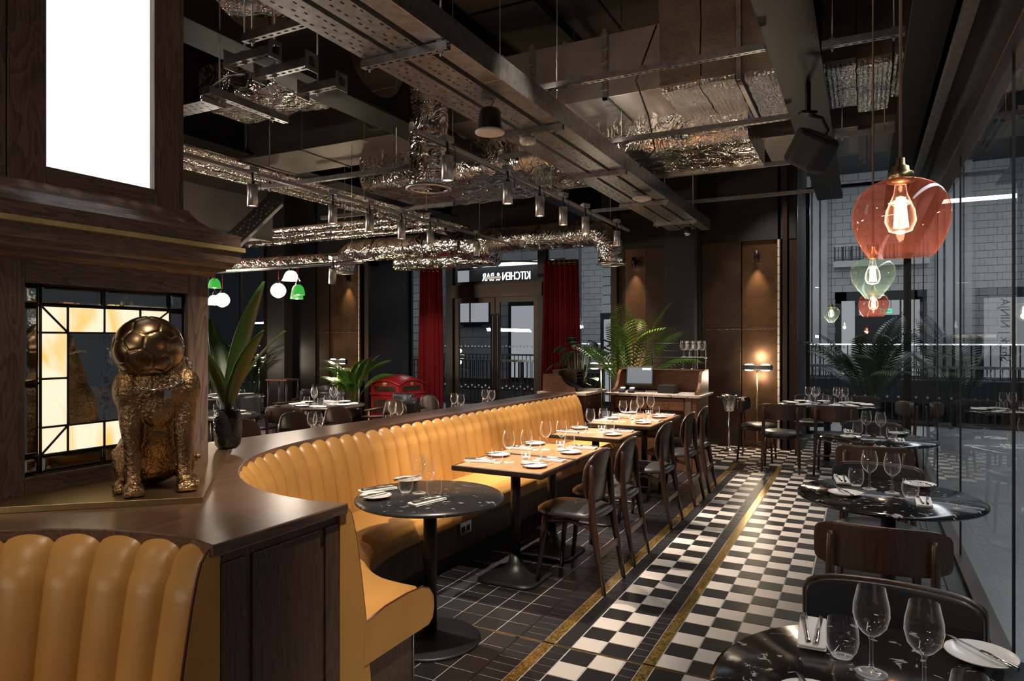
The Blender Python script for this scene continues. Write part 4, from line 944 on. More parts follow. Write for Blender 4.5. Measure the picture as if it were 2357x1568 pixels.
for i, (x, y, rz, lab) in enumerate(((.06, 2.20, PI-.06, 'black upholstered chair tucked at the far side of the nearest marble table'), (.06, 3.30, 0, 'chair with its wooden back to the camera at the middle marble table'),
    (.07, 4.50, PI, 'black chair on the far side of the middle marble table'), (.06, 5.62, 0, 'chair with its wooden back to the camera at the third marble table'), (.06, 6.90, PI, 'black chair on the far side of the third marble table'))):
    pad.place((x, y, 0), rz, lab, G2)
for x, y, rz, lab in ((-.88, 8.72, .05, 'chair with its back to the aisle at the front left of the oval table'), (-.30, 8.78, -.05, 'chair at the front right of the oval table'), (-1.22, 9.35, -PI/2, 'chair at the left end of the oval table'), (-.62, 10.12, PI, 'chair behind the oval table on the left'), (-.05, 10.1, PI, 'chair behind the oval table on the right'), (.28, 9.5, PI/2+.3, 'curved back chair at the window end of the oval table')):
    (pad).place((x, y, 0), rz, 'dark '+lab, G4)
for x, y, rz, lab in ((-5.80, 5.78, .15, 'wooden backed chair on the near side of the round table by the copper panels'), (-6.65, 7.25, PI+.5, 'armchair on the far side of the round table by the copper panels'), (-5.55, 7.25, PI-.4, 'armchair in front of the copper panels, to the right'), (-6.95, 6.3, -PI/2, 'armchair at the left of the round table by the copper panels'), (-5.15, 6.75, PI/2, 'armchair at the right of the round table by the copper panels'),
    (-5.75, 5.75, 2.4, 'black armchair between the two left round tables'), (-7.35, 7.25, 2.3, 'black armchair at the farther round table behind the cabinet'), (-7.7, 8.15, PI, 'grey upholstered armchair in front of the charcoal column'), (-6.9, 4.4, -1, 'armchair hidden at the cabinet edge')):
    if 'hidden' in lab or 'between' in lab: continue
    (arm if 'arm' in lab else pad).place((x, y, 0), rz, lab, G3)
for x, y, rz, lab in ((-4.72, 4.22, -PI/2, 'nearest'), (-4.72, 4.85, -PI/2, 'second'), (-4.72, 5.45, -PI/2, 'third'), (-4.74, 6.45, -PI/2, 'fourth'), (-4.74, 7.15, -PI/2, 'farthest'), (-5.35, 4.15, .3, 'leftmost')):
    bent.place((x, y, 0), rz, '%s bentwood chair behind the divider counter' % lab, 'bentwood chairs behind the divider')
# ================================================================ SERVICES UNDER THE SOFFIT
def strut_rail(label, x0, x1, y, z, w_=.042, slots=True, group=None, axis='x', rods=(), m='steel'):
    t = thing('strut_rail', label, 'rail', (x0, y, z) if axis == 'x' else (y, x0, z), 0 if axis == 'x' else PI/2, group); L = x1-x0; mb = MB(); sl = .028; p = .05
    n_ = max(1, int(L/p))
    if slots:
        p = L/n_
        for i in range(n_):
            a = i*p; mb.add([(a, -w_/2, 0), (a+p-sl, -w_/2, 0), (a+p-sl, w_/2, 0), (a, w_/2, 0)], [(0, 3, 2, 1)])
            for s_ in (-1, 1): mb.add([(a+p-sl, s_*w_/2, 0), (a+p, s_*w_/2, 0), (a+p, s_*.007, 0), (a+p-sl, s_*.007, 0)], [(0, 1, 2, 3)])
    else: mb.add([(0, -w_/2, 0), (L, -w_/2, 0), (L, w_/2, 0), (0, w_/2, 0)], [(0, 1, 2, 3)])
    for s_ in (-1, 1): mb.add([(0, s_*w_/2, 0), (L, s_*w_/2, 0), (L, s_*w_/2, w_), (0, s_*w_/2, w_)], [(0, 1, 2, 3)]); mb.add([(0, s_*w_/2, w_), (L, s_*w_/2, w_), (L, s_*w_*.28, w_), (0, s_*w_*.28, w_)], [(0, 1, 2, 3)])
    mb.build('channel', m, t, solid=.0022)
    for r_ in rods:
        MB().tube([(r_, 0, -.03), (r_, 0, 5.0-z)], .005, 6).build('threaded_rod', 'steel', t); MB().cb((r_, 0, -.008), (.02, .02, .014)).cb((r_, 0, w_+.008), (.034, .034, .006)).build('nut', 'steel', t)
    return t
GS = 'slotted rails under the cable trays'; GR_ = 'long slotted rails across the right of the ceiling'
for y, k in ((3.08, 'nearest the camera'), (4.64, 'second from the camera'), (6.15, 'third from the camera'), (7.70, 'fourth from the camera'), (9.15, 'farthest')):
    strut_rail('short galvanised slotted rail carrying the cable trays, %s' % k, -2.55, -1.97, y, 3.105, rods=(.05, .53), group=GS)
for x0, x1, y, k in ((-2.22, -.56, 4.60, 'nearest one'), (-3.3, -.56, 6.13, 'second one'), (-3.4, -.56, 7.70, 'third one'), (-3.5, -.56, 9.30, 'farthest one')):
    strut_rail('long dark slotted rail between the trays and the black beam, %s' % k, x0, x1, y, 3.40, group=GR_)
for x0, x1, y, k in ((-.24, .22, 4.75, 'under the foil blankets'), (-.24, .24, 6.9, 'behind the black loudspeaker')):
    strut_rail('short dark rail right of the black beam, %s' % k, x0, x1, y, 3.40, group=GR_, rods=(.06, .40))
strut_rail('long slotted rail across the left of the ceiling under the metal duct', -5.7, -3.5, 5.06, 3.10, rods=(.3, 1.9))
strut_rail('slotted rail beside the perforated trays near the upper left', -3.05, -2.45, 2.68, 3.20, rods=(.06,))
strut_rail('thin slotted rail above the left foil pipes', -6.5, -4.4, 7.0, 3.18, rods=(.4, 1.7))
# perforated trays
def tray(label, x0, x1, y0, y1, z, name='cable_tray'):
    t = thing(name, label, 'cable tray', ((x0+x1)/2, (y0+y1)/2, z)); W = (x1-x0)/2; L = (y1-y0)/2; mb = MB(); p = .052; n_ = int(2*L/p); c = int(2*W/.028)
    for i in range(n_):
        a = -L+i*p
        cols = [j for j in range(c) if (i+j) % 2 == 0 and j not in (0, c-1)] if i % 4 < 2 else [j for j in range(c) if j % 3 == 1]
        mb.add([(-W, a, 0), (W, a, 0), (W, a+p*.5, 0), (-W, a+p*.5, 0)], [(0, 3, 2, 1)])
        j = 0; cw = 2*W/c
        while j < c:
            if j in cols: mb.add([(-W+j*cw, a+p*.5, 0), (-W+j*cw+cw*.32, a+p*.5, 0), (-W+j*cw+cw*.32, a+p, 0), (-W+j*cw, a+p, 0), (-W+(j+1)*cw-cw*.32, a+p*.5, 0), (-W+(j+1)*cw, a+p*.5, 0), (-W+(j+1)*cw, a+p, 0), (-W+(j+1)*cw-cw*.32, a+p, 0)], [(0, 3, 2, 1), (4, 7, 6, 5)])
            else: mb.add([(-W+j*cw, a+p*.5, 0), (-W+(j+1)*cw, a+p*.5, 0), (-W+(j+1)*cw, a+p, 0), (-W+j*cw, a+p, 0)], [(0, 3, 2, 1)])
            j += 1
    mb.build('perforated_base', 'steel', t, solid=.0015)
    for s_ in (-1, 1): MB().box(s_*W-.001, s_*W+.001, -L, L, 0, .045).build('side_wall', 'steel', t)
    return t
tray('galvanised perforated cable tray, left one of the pair running to the back wall', -2.53, -2.35, -.5, 9.9, 3.15)
tray('galvanised perforated cable tray, right one of the pair running to the back wall', -2.31, -2.15, -.5, 9.9, 3.15)
for i, x in enumerate((-2.34, -2.325, -2.48)): tag(MB().tube([(x, -.5, 3.165), (x+.01, 4, 3.168), (x, 9.8, 3.165)], .007, 6).build('cable', 'black'), 'black cable laid in the trays, %s' % ['first in the gap', 'second in the gap', 'on the left tray'][i], 'cable')
tk = thing('steel_trunking', 'wide galvanised steel trunking running beside the cable trays', 'trunking', (-2.05, 4.7, 3.155))
for a, b in ((-5.4, -1.0), (-.997, 1.6), (1.603, 5.4)): MB().box(-.065, .065, a, b, 0, .15).build('trunking_length', 'steel', tk, bevel=.003)
MB().box(-.066, .068, 1.45, 1.75, -.001, .12).build('coupler', 'steel', tk)
# black steel beams
def ibeam(label, x, y0, y1, zb, w_=.32, h=.7, holes=()):
    t = thing('steel_beam', label, 'beam', (x, 0, zb)); fl = MB().box(-w_/2, w_/2, y0, y1, 0, .025); fl.build('bottom_flange', 'beam', t, bevel=.003)
    MB().box(-w_/2, w_/2, y0, y1, h+.45, h+.475).build('top_flange', 'beam', t)
    H = h+.45; ycur = y0; wb = MB()
    for (cy, cz, r_) in holes:
        wb.box(-.01, .01, ycur, cy-r_, .025, H); n_ = 28
        for s_ in (1, -1):
            for i in range(n_):
                a0 = PI*i/n_; a1 = PI*(i+1)/n_; p0 = (cy-r_*math.cos(a0), cz+s_*r_*math.sin(a0)); p1 = (cy-r_*math.cos(a1), cz+s_*r_*math.sin(a1)); e = H if s_ > 0 else .025
                for xx in (-.01, .01): wb.add([(xx, p0[0], p0[1]), (xx, p1[0], p1[1]), (xx, p1[0], e), (xx, p0[0], e)], [(0, 1, 2, 3)])
                wb.add([(-.01, p0[0], p0[1]), (-.01, p1[0], p1[1]), (.01, p1[0], p1[1]), (.01, p0[0], p0[1])], [(0, 1, 2, 3)])
        ycur = cy+r_
    wb.box(-.01, .01, ycur, y1, .025, H); wb.build('web', 'beam', t); return t
ibeam('black steel beam with round holes in its web, left of the cable trays', -3.80, -1, 10.5, 3.50, .32, .95, holes=((1.9, .62, .42), (3.36, .62, .42), (4.78, .62, .42), (6.2, .62, .42)))
ibeam('wide black steel beam crossing to the right of the foil duct', -.42, -1, 10.4, 3.50, .32, .95)
ibeam('black steel beam at the left behind the wooden cabinet', -6.6, -1, 10.4, 3.75, .30, .7)
ibeam('dark steel beam tight against the head of the glass wall', .38, -1, 12.3, 3.62, .24, .8)
strut_rail('small bronze rail along the fascia over the glass wall', 0, 12, .50, 3.30, .06, False, axis='y')
# ducts
du = thing('square_duct', 'large galvanised rectangular duct crossing the ceiling behind the beams', 'duct', (-4.4, 6.2, 3.72))
for a, b in ((-2.9, -2.2), (-2.195, -1.3), (-1.295, -.4), (-.395, .5), (.505, 1.3), (1.305, 1.95), (1.955, 2.87)):
    MB().box(a, b, -.40, .42, 0, .56).build('duct_length', 'steelw', du, bevel=.004)
for a in (-2.2, -1.3, -.4, .5, 1.3, 1.95): MB().box(a-.012, a+.016, -.415, .435, -.012, .575).build('flange_joint', 'steelw', du)
def hatch(x, z):
    pts = []; 
    for i in range(33):
        a = 2*PI*i/32; pts.append((x+.24*math.copysign(abs(math.cos(a))**.5, math.cos(a)), -.425, z+.21*math.copysign(abs(math.sin(a))**.5, math.sin(a))))
    MB().tube(pts, .008, 6, False).build('access_hatch', 'steelw', du)
hatch(-2.38, .28); hatch(-.1, .28); hatch(1.0, .27)
for x in (1.63, 2.35):
    m_ = MB().box(x-.02, x+.02, -.44, -.41, -.03, .6).box(x-.02, x+.02, -.44, .45, -.03, -.01)
    for k in range(5): m_.box(x-.035, x+.035, -.455, -.44, .05+.12*k, .075+.12*k); m_.box(x-.035, x+.035, -.3+.16*k, -.27+.16*k, -.045, -.03)
    m_.build('duct_clamp', 'steel', du)
# wrapped lengths
def blanket(name, label, x0, x1, y0, y1, z0, z1, m, amp=.012, cat='duct', round_=0):
    mb = MB(); nx, ny, nz = max(3, int((x1-x0)/.05)), max(3, int((y1-y0)/.05)), max(3, int((z1-z0)/.05))
    def w(x, y, z):
        v = noise.noise_vector(Vector((x*9, y*9, z*9)))*amp+noise.noise_vector(Vector((x*30, y*30, z*30)))*amp*.35; return (x+v.x, y+v.y, z+v.z)
    mb.grid(lambda u, v: w(x0+(x1-x0)*u, y0+(y1-y0)*v, z0), nx, ny); mb.grid(lambda u, v: w(x0+(x1-x0)*u, y0, z0+(z1-z0)*v), nx, nz)
    mb.grid(lambda u, v: w(x0, y0+(y1-y0)*u, z0+(z1-z0)*v), ny, nz); mb.grid(lambda u, v: w(x1, y0+(y1-y0)*u, z0+(z1-z0)*v), ny, nz); mb.grid(lambda u, v: w(x0+(x1-x0)*u, y1, z0+(z1-z0)*v), nx, nz)
    return mb
wd = thing('insulated_duct', 'foil wrapped end of the large duct left of the wide black beam', 'duct', (0, 0, 0))
blanket('', '', -1.52, -.98, 5.72, 6.70, 3.66, 4.9, 0).v
for (x0, x1, y0, y1, m_) in ((-1.53, -1.22, 5.74, 6.9, 'foilr'), (-1.21, -.93, 5.71, 6.95, 'foilr'), (-.86, -.60, 5.74, 7.0, 'foilr')):
    blanket('', '', x0, x1, y0, y1, 3.66, 3.72, m_).build('foil_blanket', m_, wd)
for (x0, x1) in ((-1.54, -1.20), (-1.19, -.92), (-.87, -.59)): blanket('', '', x0, x1, 5.70, 5.78, 3.70, 4.98, 'duct_wrap', .008).build('wrap_board', 'duct_wrap', wd)
MB().box(-.91, -.875, 5.68, 6.9, 3.63, 3.68).box(-.91, -.875, 5.66, 5.70, 3.63, 4.95).build('duct_clamp', 'steel', wd)
wd2 = thing('insulated_duct', 'foil blanket panels of the duct right of the wide black beam', 'duct', (0, 0, 0))
for (x0, x1, y1, z) in ((-.30, -.06, 7.0, 3.70), (-.05, .19, 7.15, 3.68), (.205, .44, 6.95, 3.72)):
    blanket('', '', x0, x1, 5.95, y1, z, z+.05, 0, .010).build('foil_blanket', 'foilr', wd2)
    blanket('', '', x0, x1, 5.90, 5.98, z+.04, 4.98, 0, .008).build('wrap_board', 'duct_wrap', wd2)
MB().box(.46, .50, 5.9, 7.0, 3.66, 3.72).build('duct_clamp', 'steel', wd2)
d3 = thing('square_duct', 'galvanised square duct end at the upper right, behind the foil blankets', 'duct', (0, 0, 0))
MB().box(-1.0, .50, 7.75, 8.9, 3.72, 4.4).build('duct_body', 'steelw', d3, bevel=.004); MB().box(-.06, .06, 7.72, 8.95, 3.66, 3.71).box(-.02, .02, 7.7, 9.05, 3.63, 3.68).build('threaded_bracket', 'steel', d3)
def crumple_tube(pts, r, n=28, amp=.010, seg=.05, f=11):
    out = []; 
    for i in range(len(pts)-1):
        a, b = Vector(pts[i]), Vector(pts[i+1]); k = max(1, int((b-a).length/seg))
        for j in range(k): out.append(a.lerp(b, j/k))
    out.append(Vector(pts[-1])); mb = MB().tube(out, r, n)
    mb.v = [tuple(Vector(v)+noise.noise_vector(Vector(v)*f)*amp+noise.noise_vector(Vector(v)*f*3)*amp*.4) for v in mb.v]; return mb
def arc(c, r, a0, a1, axis='xz', n=8):
    o = []
    for i in range(n+1):
        a = a0+(a1-a0)*i/n; o.append((c[0]+r*math.cos(a), c[1], c[2]+r*math.sin(a)))
    return o
# main round foil duct with two down-turned ends
fd = thing('foil_duct', 'long round foil wrapped duct with both ends turned down, above the entrance', 'duct', (0, 0, 0))
Yd = 9.05; zc = 3.06
pts = [(-7.92, Yd, 2.72)]+arc((-7.62, Yd, zc-.30), .30, PI, PI/2)+[(-6, Yd, zc), (-4.5, Yd, zc)]+arc((-3.42, Yd, zc-.30), .30, PI/2, 0)+[(-3.12, Yd, 2.62)]
crumple_tube(pts, .185, 32, .012, .06, 8).build('foil_sleeve', 'foil', fd)
crumple_tube([(-7.0, Yd+.3, 2.86), (-5.1, Yd+.32, 2.85)], .14, 24, .02).build('lower_sleeve', 'foil', fd)
crumple_tube([(-5.35, Yd-.1, 3.0), (-5.15, Yd-.12, 3.0), (-4.95, Yd-.12, 2.95), (-4.7, Yd+.1, 2.85)], [.16]*100, 20, .03).v
crumple_tube([(-5.45, Yd-.05, 3.02), (-4.95, Yd-.05, 3.0)], .225, 24, .03).build('branch_collar', 'foil', fd)
for x in (-7.2, -6.2, -5.7, -4.2, -3.6): MB().tube([(x, Yd, zc), (x+.03, Yd, zc)], .196, 28).build('band', 'chrome', fd)
for x, z in ((-7.92, 2.70), (-3.12, 2.60)):
    MB().lathe([(.19, .03), (.20, .0), (.17, -.006), (.16, .01)], 28, TR(x, Yd, z)).build('diffuser_ring', 'steel', fd)
    q = MB()
    for k in range(12): q.add([(0, -.008, 0), (.165, -.012, 0), (.165, .012, .012), (0, .008, .006)], [(0, 1, 2, 3)], False, TR(x, Yd, z+.004, rz=k*PI/6))
    q.build('diffuser_blades', 'steel', fd)
# vertical foil duct with round diffuser
vd = thing('foil_duct', 'vertical foil wrapped duct ending in a round swirl diffuser over the divider', 'duct', (-3.46, 5.08, 0))
crumple_tube([(0, 0, 2.92), (0, 0, 4.2)], .172, 32, .012, .05, 9).build('foil_sleeve', 'foil', vd)
for z in (3.32, 3.62): MB().lathe([(.176, 0), (.181, .02), (.176, .05)], 28, TR(0, 0, z)).build('band', 'foil', vd)
MB().lathe([(.17, .03), (.205, .01), (.205, 0), (.165, -.003), (.16, .015)], 36, TR(0, 0, 2.90)).build('diffuser_ring', 'alu', vd)
q = MB().lathe([(0, 0), (.03, 0), (.03, .01)], 16)
for k in range(14): q.add([(.02, -.005, 0), (.165, -.012, 0), (.165, .012, .014), (.02, .006, .008)], [(0, 1, 2, 3)], False, TR(0, 0, .004, rz=k*2*PI/14))
q.v = [(x, y, z+2.90) for x, y, z in q.v]; q.build('diffuser_blades', 'steel', vd); MB().lathe([(0, 3.0), (.16, 3.0)], 24).build('throat', 'blackm', vd)
# foil blankets over other ducts
def roundduct(label, x0, x1, y0, y1, z0, z1):
    t = thing('insulated_duct', label, 'duct', (0, 0, 0)); r_ = .12; mb = MB(); nx = int((x1-x0)/.05)
    pr = [(y0, z1)]+[(y0+r_-r_*math.cos(a), z0+r_-r_*math.sin(a)) for a in [i*PI/10 for i in range(6)]]+[(y0+(y1-y0)*k/12, z0) for k in range(2, 13)]+[(y1, z1)]
    def f(u, v):
        i = v*(len(pr)-1); j = min(int(i), len(pr)-2); g = i-j; p = (x0+(x1-x0)*u, pr[j][0]*(1-g)+pr[j+1][0]*g, pr[j][1]*(1-g)+pr[j+1][1]*g)
        q_ = noise.noise_vector(Vector(p)*7)*.022+noise.noise_vector(Vector(p)*24)*.008; return (p[0], p[1]+q_.y, p[2]+q_.z)
    mb.grid(f, nx, 60); mb.build('foil_skin', 'foil', t)
    for e in (x0, x1): MB().add([(e, p[0], p[1]) for p in pr], [tuple(range(len(pr)))]).build('end_cap', 'foil', t)
    return t
roundduct('foil insulated duct behind the rails at the right of the trunking', -3.3, -.95, 6.55, 7.75, 3.42, 3.80)
roundduct('foil insulated duct behind the vertical diffuser duct', -5.3, -3.2, 6.35, 7.75, 3.34, 3.75)
roundduct('sagging foil duct seen behind the bracket cluster at the upper left', -5.35, -4.25, 4.2, 4.75, 3.66, 4.02)
tag(crumple_tube([(-5.2, 3.3, 4.3), (-4.0, 4.0, 4.35), (-3.2, 4.4, 4.4)], .22, 24, .03).build('foil_duct', 'foil'), 'foil flexible duct passing through the round beam opening', 'duct')
# the left box duct and perforated offcut
ld = thing('square_duct', 'pale metal box duct at the left catching the light', 'duct', (0, 0, 0)); MB().box(-7.8, -7.0, 3.6, 6.62, 2.90, 3.40).build('duct_body', 'steelw', ld, bevel=.004); MB().box(-7.02, -6.97, 3.6, 6.62, 2.86, 2.90).build('flange_joint', 'steel', ld)
def sloped(label, p0, p1, w_):
    a, b = Vector(p0), Vector(p1); L = (b-a).length; t = tray(label, -w_/2, w_/2, 0, L, 0); d_ = (b-a).normalized()
    t.rotation_mode = 'QUATERNION'; t.location = (a+b)/2; n_ = Vector((.889*.3, .459*.3-.889, .25)).normalized(); xx = d_.cross(-n_).normalized(); nn = xx.cross(d_)
    t.rotation_quaternion = Matrix((xx, d_, nn)).transposed().to_quaternion(); return t
sloped('short perforated tray offcut sloping down in front of the box duct', (-5.95, 5.05, 2.60), (-5.85, 5.55, 3.12), .22)
# small pipes
GP = 'insulated pipes on the left of the ceiling'
for i, (dx, z, r_) in enumerate(((0, 3.20, .05), (.14, 3.22, .035), (-.15, 3.17, .045), (.26, 3.2, .02))):
    tag(crumple_tube([(-5.4+dx, 2.2, z), (-5.4+dx, 8.6, z)], r_, 14, .004, .12).build('insulated_pipe', 'foil'), ['thick foil pipe running lengthwise over the left tables', 'slimmer foil pipe right of the thick one', 'foil pipe left of the thick one', 'thin pipe at the right of the lengthwise bundle'][i], 'pipe', GP)
for i, (y, z, r_) in enumerate(((7.55, 3.20, .05), (7.72, 3.15, .045), (7.9, 3.10, .04))):
    tag(crumple_tube([(-9.0, y, z), (-5.1, y, z)], r_, 14, .004, .12).build('insulated_pipe', 'foil'), ['nearest foil pipe crossing behind the spotlights', 'middle foil pipe crossing behind the spotlights', 'farthest foil pipe crossing behind the spotlights'][i], 'pipe', GP)
lpq = thing('lighting_pole', 'slim steel pole the left pendants hang from', 'pole')
MB().tube([(-7.4, 5.72, 2.38), (-4.9, 5.92, 2.42)], .022, 12).build('tube', 'steel', lpq)
for x_, y_ in ((-7.3, 5.73), (-5.05, 5.91)): MB().tube([(x_, y_, 2.4), (x_, y_, 5.0)], .003, 5).build('hanging_wire', 'steel', lpq)
tag(crumple_tube([(-7.6, 5.8, 2.48), (-5.3, 6.1, 2.50)], .062, 16, .006, .08).build('insulated_pipe', 'foil'), 'foil pipe wound with red cord above the left pendants', 'pipe', GP)
wr = []; 
for i in range(120): t_ = i/119; a = t_*2*PI*7; wr.append((-7.4+2.0*t_, 5.8+.25*t_+.072*math.cos(a), 2.485+.015*t_+.072*math.sin(a)))
tag(MB().tube(wr, .006, 6).build('red_cord', 'gcord'), 'red flex coiled round the left foil pipe', 'cord')
sp_ = thing('pipe_support', 'dark beam edge behind the cross pipes', 'beam'); bpy.data.objects.remove(sp_)
tag(MB().tube([(-2.75, -.5, 4.80), (-2.75, 9, 4.80)], .04, 12).build('ceiling_pipe', 'black'), 'black pipe fixed to the brown soffit', 'pipe')
tag(MB().tube([(-1.62, .3, 4.93), (-1.42, 9.3, 4.93)], .022, 10).build('ceiling_pipe', 'black'), 'thin black conduit on the soffit to the right', 'pipe')
for i, (p, lab) in enumerate(((((-1.55, 5.65, 4.2), (-1.72, 5.62, 3.75), (-1.75, 6.1, 3.6), (-1.80, 6.5, 3.4), (-1.92, 6.4, 3.22)), 'black cable drooping from the square duct to the trunking'), (((-5.0, 3.0, 2.9), (-4.6, 3.2, 3.06), (-4.45, 3.3, 2.95), (-4.5, 3.35, 2.65)), 'grey flex looping near the cabinet'))):
    tag(MB().tube(p, .008, 8).build('cable', 'black' if i == 0 else 'alu'), lab, 'cable')
# bracket cluster upper left
for i, (x0, x1, y, z, lab) in enumerate(((-3.42, -3.05, 2.90, 3.22, 'stub rail with square washer, left in the bracket cluster'), (-3.30, -2.88, 3.02, 3.16, 'stub rail in the middle of the bracket cluster'), (-3.22, -2.90, 3.30, 3.14, 'stub rail with square washer, right in the bracket cluster'))):
    t = strut_rail(lab, x0, x1, y, z, .05, rods=(.12,)); L_ = x1-x0
    for s_ in (0, L_):
        MB().box(s_-.004, s_+.004, -.05, -.028, -.03, .08).box(s_-.004, s_+.004, .028, .05, -.03, .08).box(s_-.004, s_+.004, -.0285, .0285, -.03, -.002).box(s_-.004, s_+.004, -.0285, .0285, .054, .08).build('square_washer', 'steel', t)
strut_rail('slotted rail slung diagonally below the bracket cluster', 3.0, 3.68, -3.76, 3.14, .05, axis='y', rods=(.1, .55))
tray('perforated tray end leaving the bracket cluster to the left', -4.7, -3.8, 3.0, 3.18, 3.10)
tag(MB().tube([(-4.25, 3.09, 3.10), (-4.25, 3.09, 5.0)], .004, 5).build('threaded_rod', 'steel'), 'threaded rod holding the short perforated tray at the upper left', 'rod')
tag(MB().tube([(-3.9, 3.1, 3.12), (-3.8, 3.08, 3.22), (-3.62, 3.05, 3.25), (-3.45, 3.03, 3.22)], .008, 8).build('cable', 'alu'), 'pair of pale cables arching into the bracket cluster', 'cable')

# ================================================================ TRACK LIGHTS
def track(label, x, y0, y1, z):
    t = thing('lighting_track', label, 'lighting track', (x, (y0+y1)/2, z)); L = (y1-y0)/2
    MB().box(-.018, .018, -L, L, -.016, .016).build('rail', 'alu', t, bevel=.003); MB().box(-.007, .007, -L, L, -.018, -.014).build('slot', 'black', t)
    for a in (-L*.8, -.1, L*.7): MB().tube([(0, a, .016), (.0, a, 5.0-z)], .0025, 5).build('suspension_wire', 'steel', t)
    return t
track('long lighting track above the yellow banquette', -2.73, 3.85, 8.6, 2.985); track('long lighting track over the left dining tables', -4.58, 2.4, 8.9, 2.96)
def mk_spot():
    t = thing('spotlight', 'x', 'spotlight')
    MB().box(-.03, .03, -.045, .045, .20, .245).build('clamp', 'alu', t, bevel=.003)
    MB().tube([(0, 0, .205), (0, 0, .12)], .009, 10).box(-.012, .012, -.012, .012, .10, .13).build('stem', 'black', t)
    MB().tube([(.01, .03, .21), (.03, .06, .15), (.03, .06, .06), (.015, .03, .08)], .003, 6).build('flex', 'black', t)
    MB().lathe([(0, .10), (.040, .10), (.043, .096), (.043, -.080), (.038, -.082), (.036, -.070)], 28).build('body', 'alu', t)
    MB().lathe([(0, -.072), (.037, -.072)], 24).build('lens', 'lens', t); return t
SP = Proto(mk_spot())
def put_spot(x, y, z, label, target, power=60, ang=64, tilt=None):
    o = SP.place((x, y, z), random.uniform(-.5, .5), label, 'track spotlights'); d_ = (Vector(target)-Vector((x, y, z))).normalized()
    l = spot(None, Vector((x, y, z))+Vector((0, 0, -.085)), target, power*1.25, ang, .75); return o
K1 = SPW
for i, (y, tg_, pw) in enumerate(((4.22, (-2.2, 4.3, .75), 2), (5.17, (-2.1, 5.3, .7), 1.9), (5.82, (-2.05, 6.0, .75), 1.6), (6.38, (-1.9, 6.5, .7), 1.6), (7.0, (-2.1, 7.1, .75), 1.6), (8.07, (-2.1, 8.4, .9), 1.2))):
    put_spot(-2.71, y, 2.80, '%s steel spotlight on the track above the banquette' % ['nearest brightest', 'second', 'third', 'fourth', 'fifth', 'farthest'][i], tg_, K1*pw)
for i, (y, tg_, pw) in enumerate(((4.08, (-4.0, 4.2, .75), 1), (5.05, (-4.0, 5.3, .75), 1), (5.60, (-5.6, 6.3, .75), .8), (6.15, (-4.05, 6.4, .75), 1), (6.71, (-5.9, 6.6, .75), 1.1), (7.80, (-4.1, 7.4, .75), 1))):
    put_spot(-4.55, y, 2.755, '%s steel spotlight on the left track' % ['nearest', 'second', 'third', 'fourth', 'fifth', 'farthest'][i], tg_, K1*pw)
o = SP.place((-5.32, 5.90, 2.27), 0, 'tilted steel spotlight hung from the slim pole beside the left pendants', 'track spotlights'); o.rotation_euler = (.25, .3, 0)
spot(None, (-5.34, 5.88, 2.18), (-5.9, 6.4, .7), K1*.6, 60)
# added spotlights near the soffit, mostly out of view, for aisle, booth and tables
for i, (x, y, tg_, p_, an) in enumerate(((-1.2, .5, (-2.3, .9, .8), .20, 46), (-.9, 2.0, (-2.1, 2.85, .75), 5.0, 38), (-1.5, 1.0, (-2.45, 1.85, 1.2), 1.1, 30), (-1.4, 3.6, (-2.15, 4.3, .75), 4.2, 30), (-.3, 3.4, (-.9, 4.6, 0), .9, 60), (-1.2, 9.6, (-.9, 9.9, 0), 1.6, 60))):
    SP.place((x, y, 4.755), 0, 'added steel spotlight on the soffit, number %s from the camera' % ['one', 'two', 'three', 'four', 'five', 'six'][i], 'added soffit spotlights')
    spot(None, (x, y, 4.66), tg_, K1*p_, an)
spot(None, (-4.55, 7.80, 2.66), (-7.3, 10.9, .6), K1*1.2, 40)  # extra beam added to brighten the left red curtain
# round ceiling loudspeaker, detectors, dome camera
sk = thing('ceiling_speaker', 'round loudspeaker with black can and white grille hung under the cable trays', 'loudspeaker', (-2.22, 3.98, 2.935))
MB().lathe([(0, .16), (.055, .16), (.072, .14), (.078, .06), (.082, .02), (.08, 0)], 28).build('can', 'black', sk); MB().lathe([(0, -.006), (.075, -.006), (.098, -.002), (.10, .006), (.095, .014), (.08, .016)], 36).build('grille', 'whitep', sk)
MB().tube([(0, 0, .16), (.02, .02, .22)], .004, 6).build('red_flex', 'gcord', sk)
for i, (x, y, lab) in enumerate(((-2.30, 4.72, 'small round white smoke detector under the trays, just past the loudspeaker'), (-2.14, 7.22, 'white wireless access point under the far cable tray'))):
    t = thing('smoke_detector' if i == 0 else 'access_point', lab, 'detector', (x, y, 3.06))
    MB().lathe([(0, 0), (.05, .0), (.062, .012), (.065, .035), (.06, .05), (0, .05)] if i == 0 else [(0, 0), (.06, 0), (.10, .02), (.105, .04), (.09, .05), (0, .05)], 28).build('housing', 'whitep', t)
    MB().lathe([(0, -.002), (.006, -.002), (.006, .0)], 8).build('led', 'exitg', t)
dc = thing('dome_camera', 'small black dome camera at the far end of the cable trays', 'camera', (-2.15, 9.4, 3.02)); MB().lathe([(0, .08), (.05, .08), (.055, .03), (.05, .0)], 20).build('housing', 'black', dc); MB().ell((0, 0, 0), (.045, .045, .045)).build('dome', 'chrome', dc)
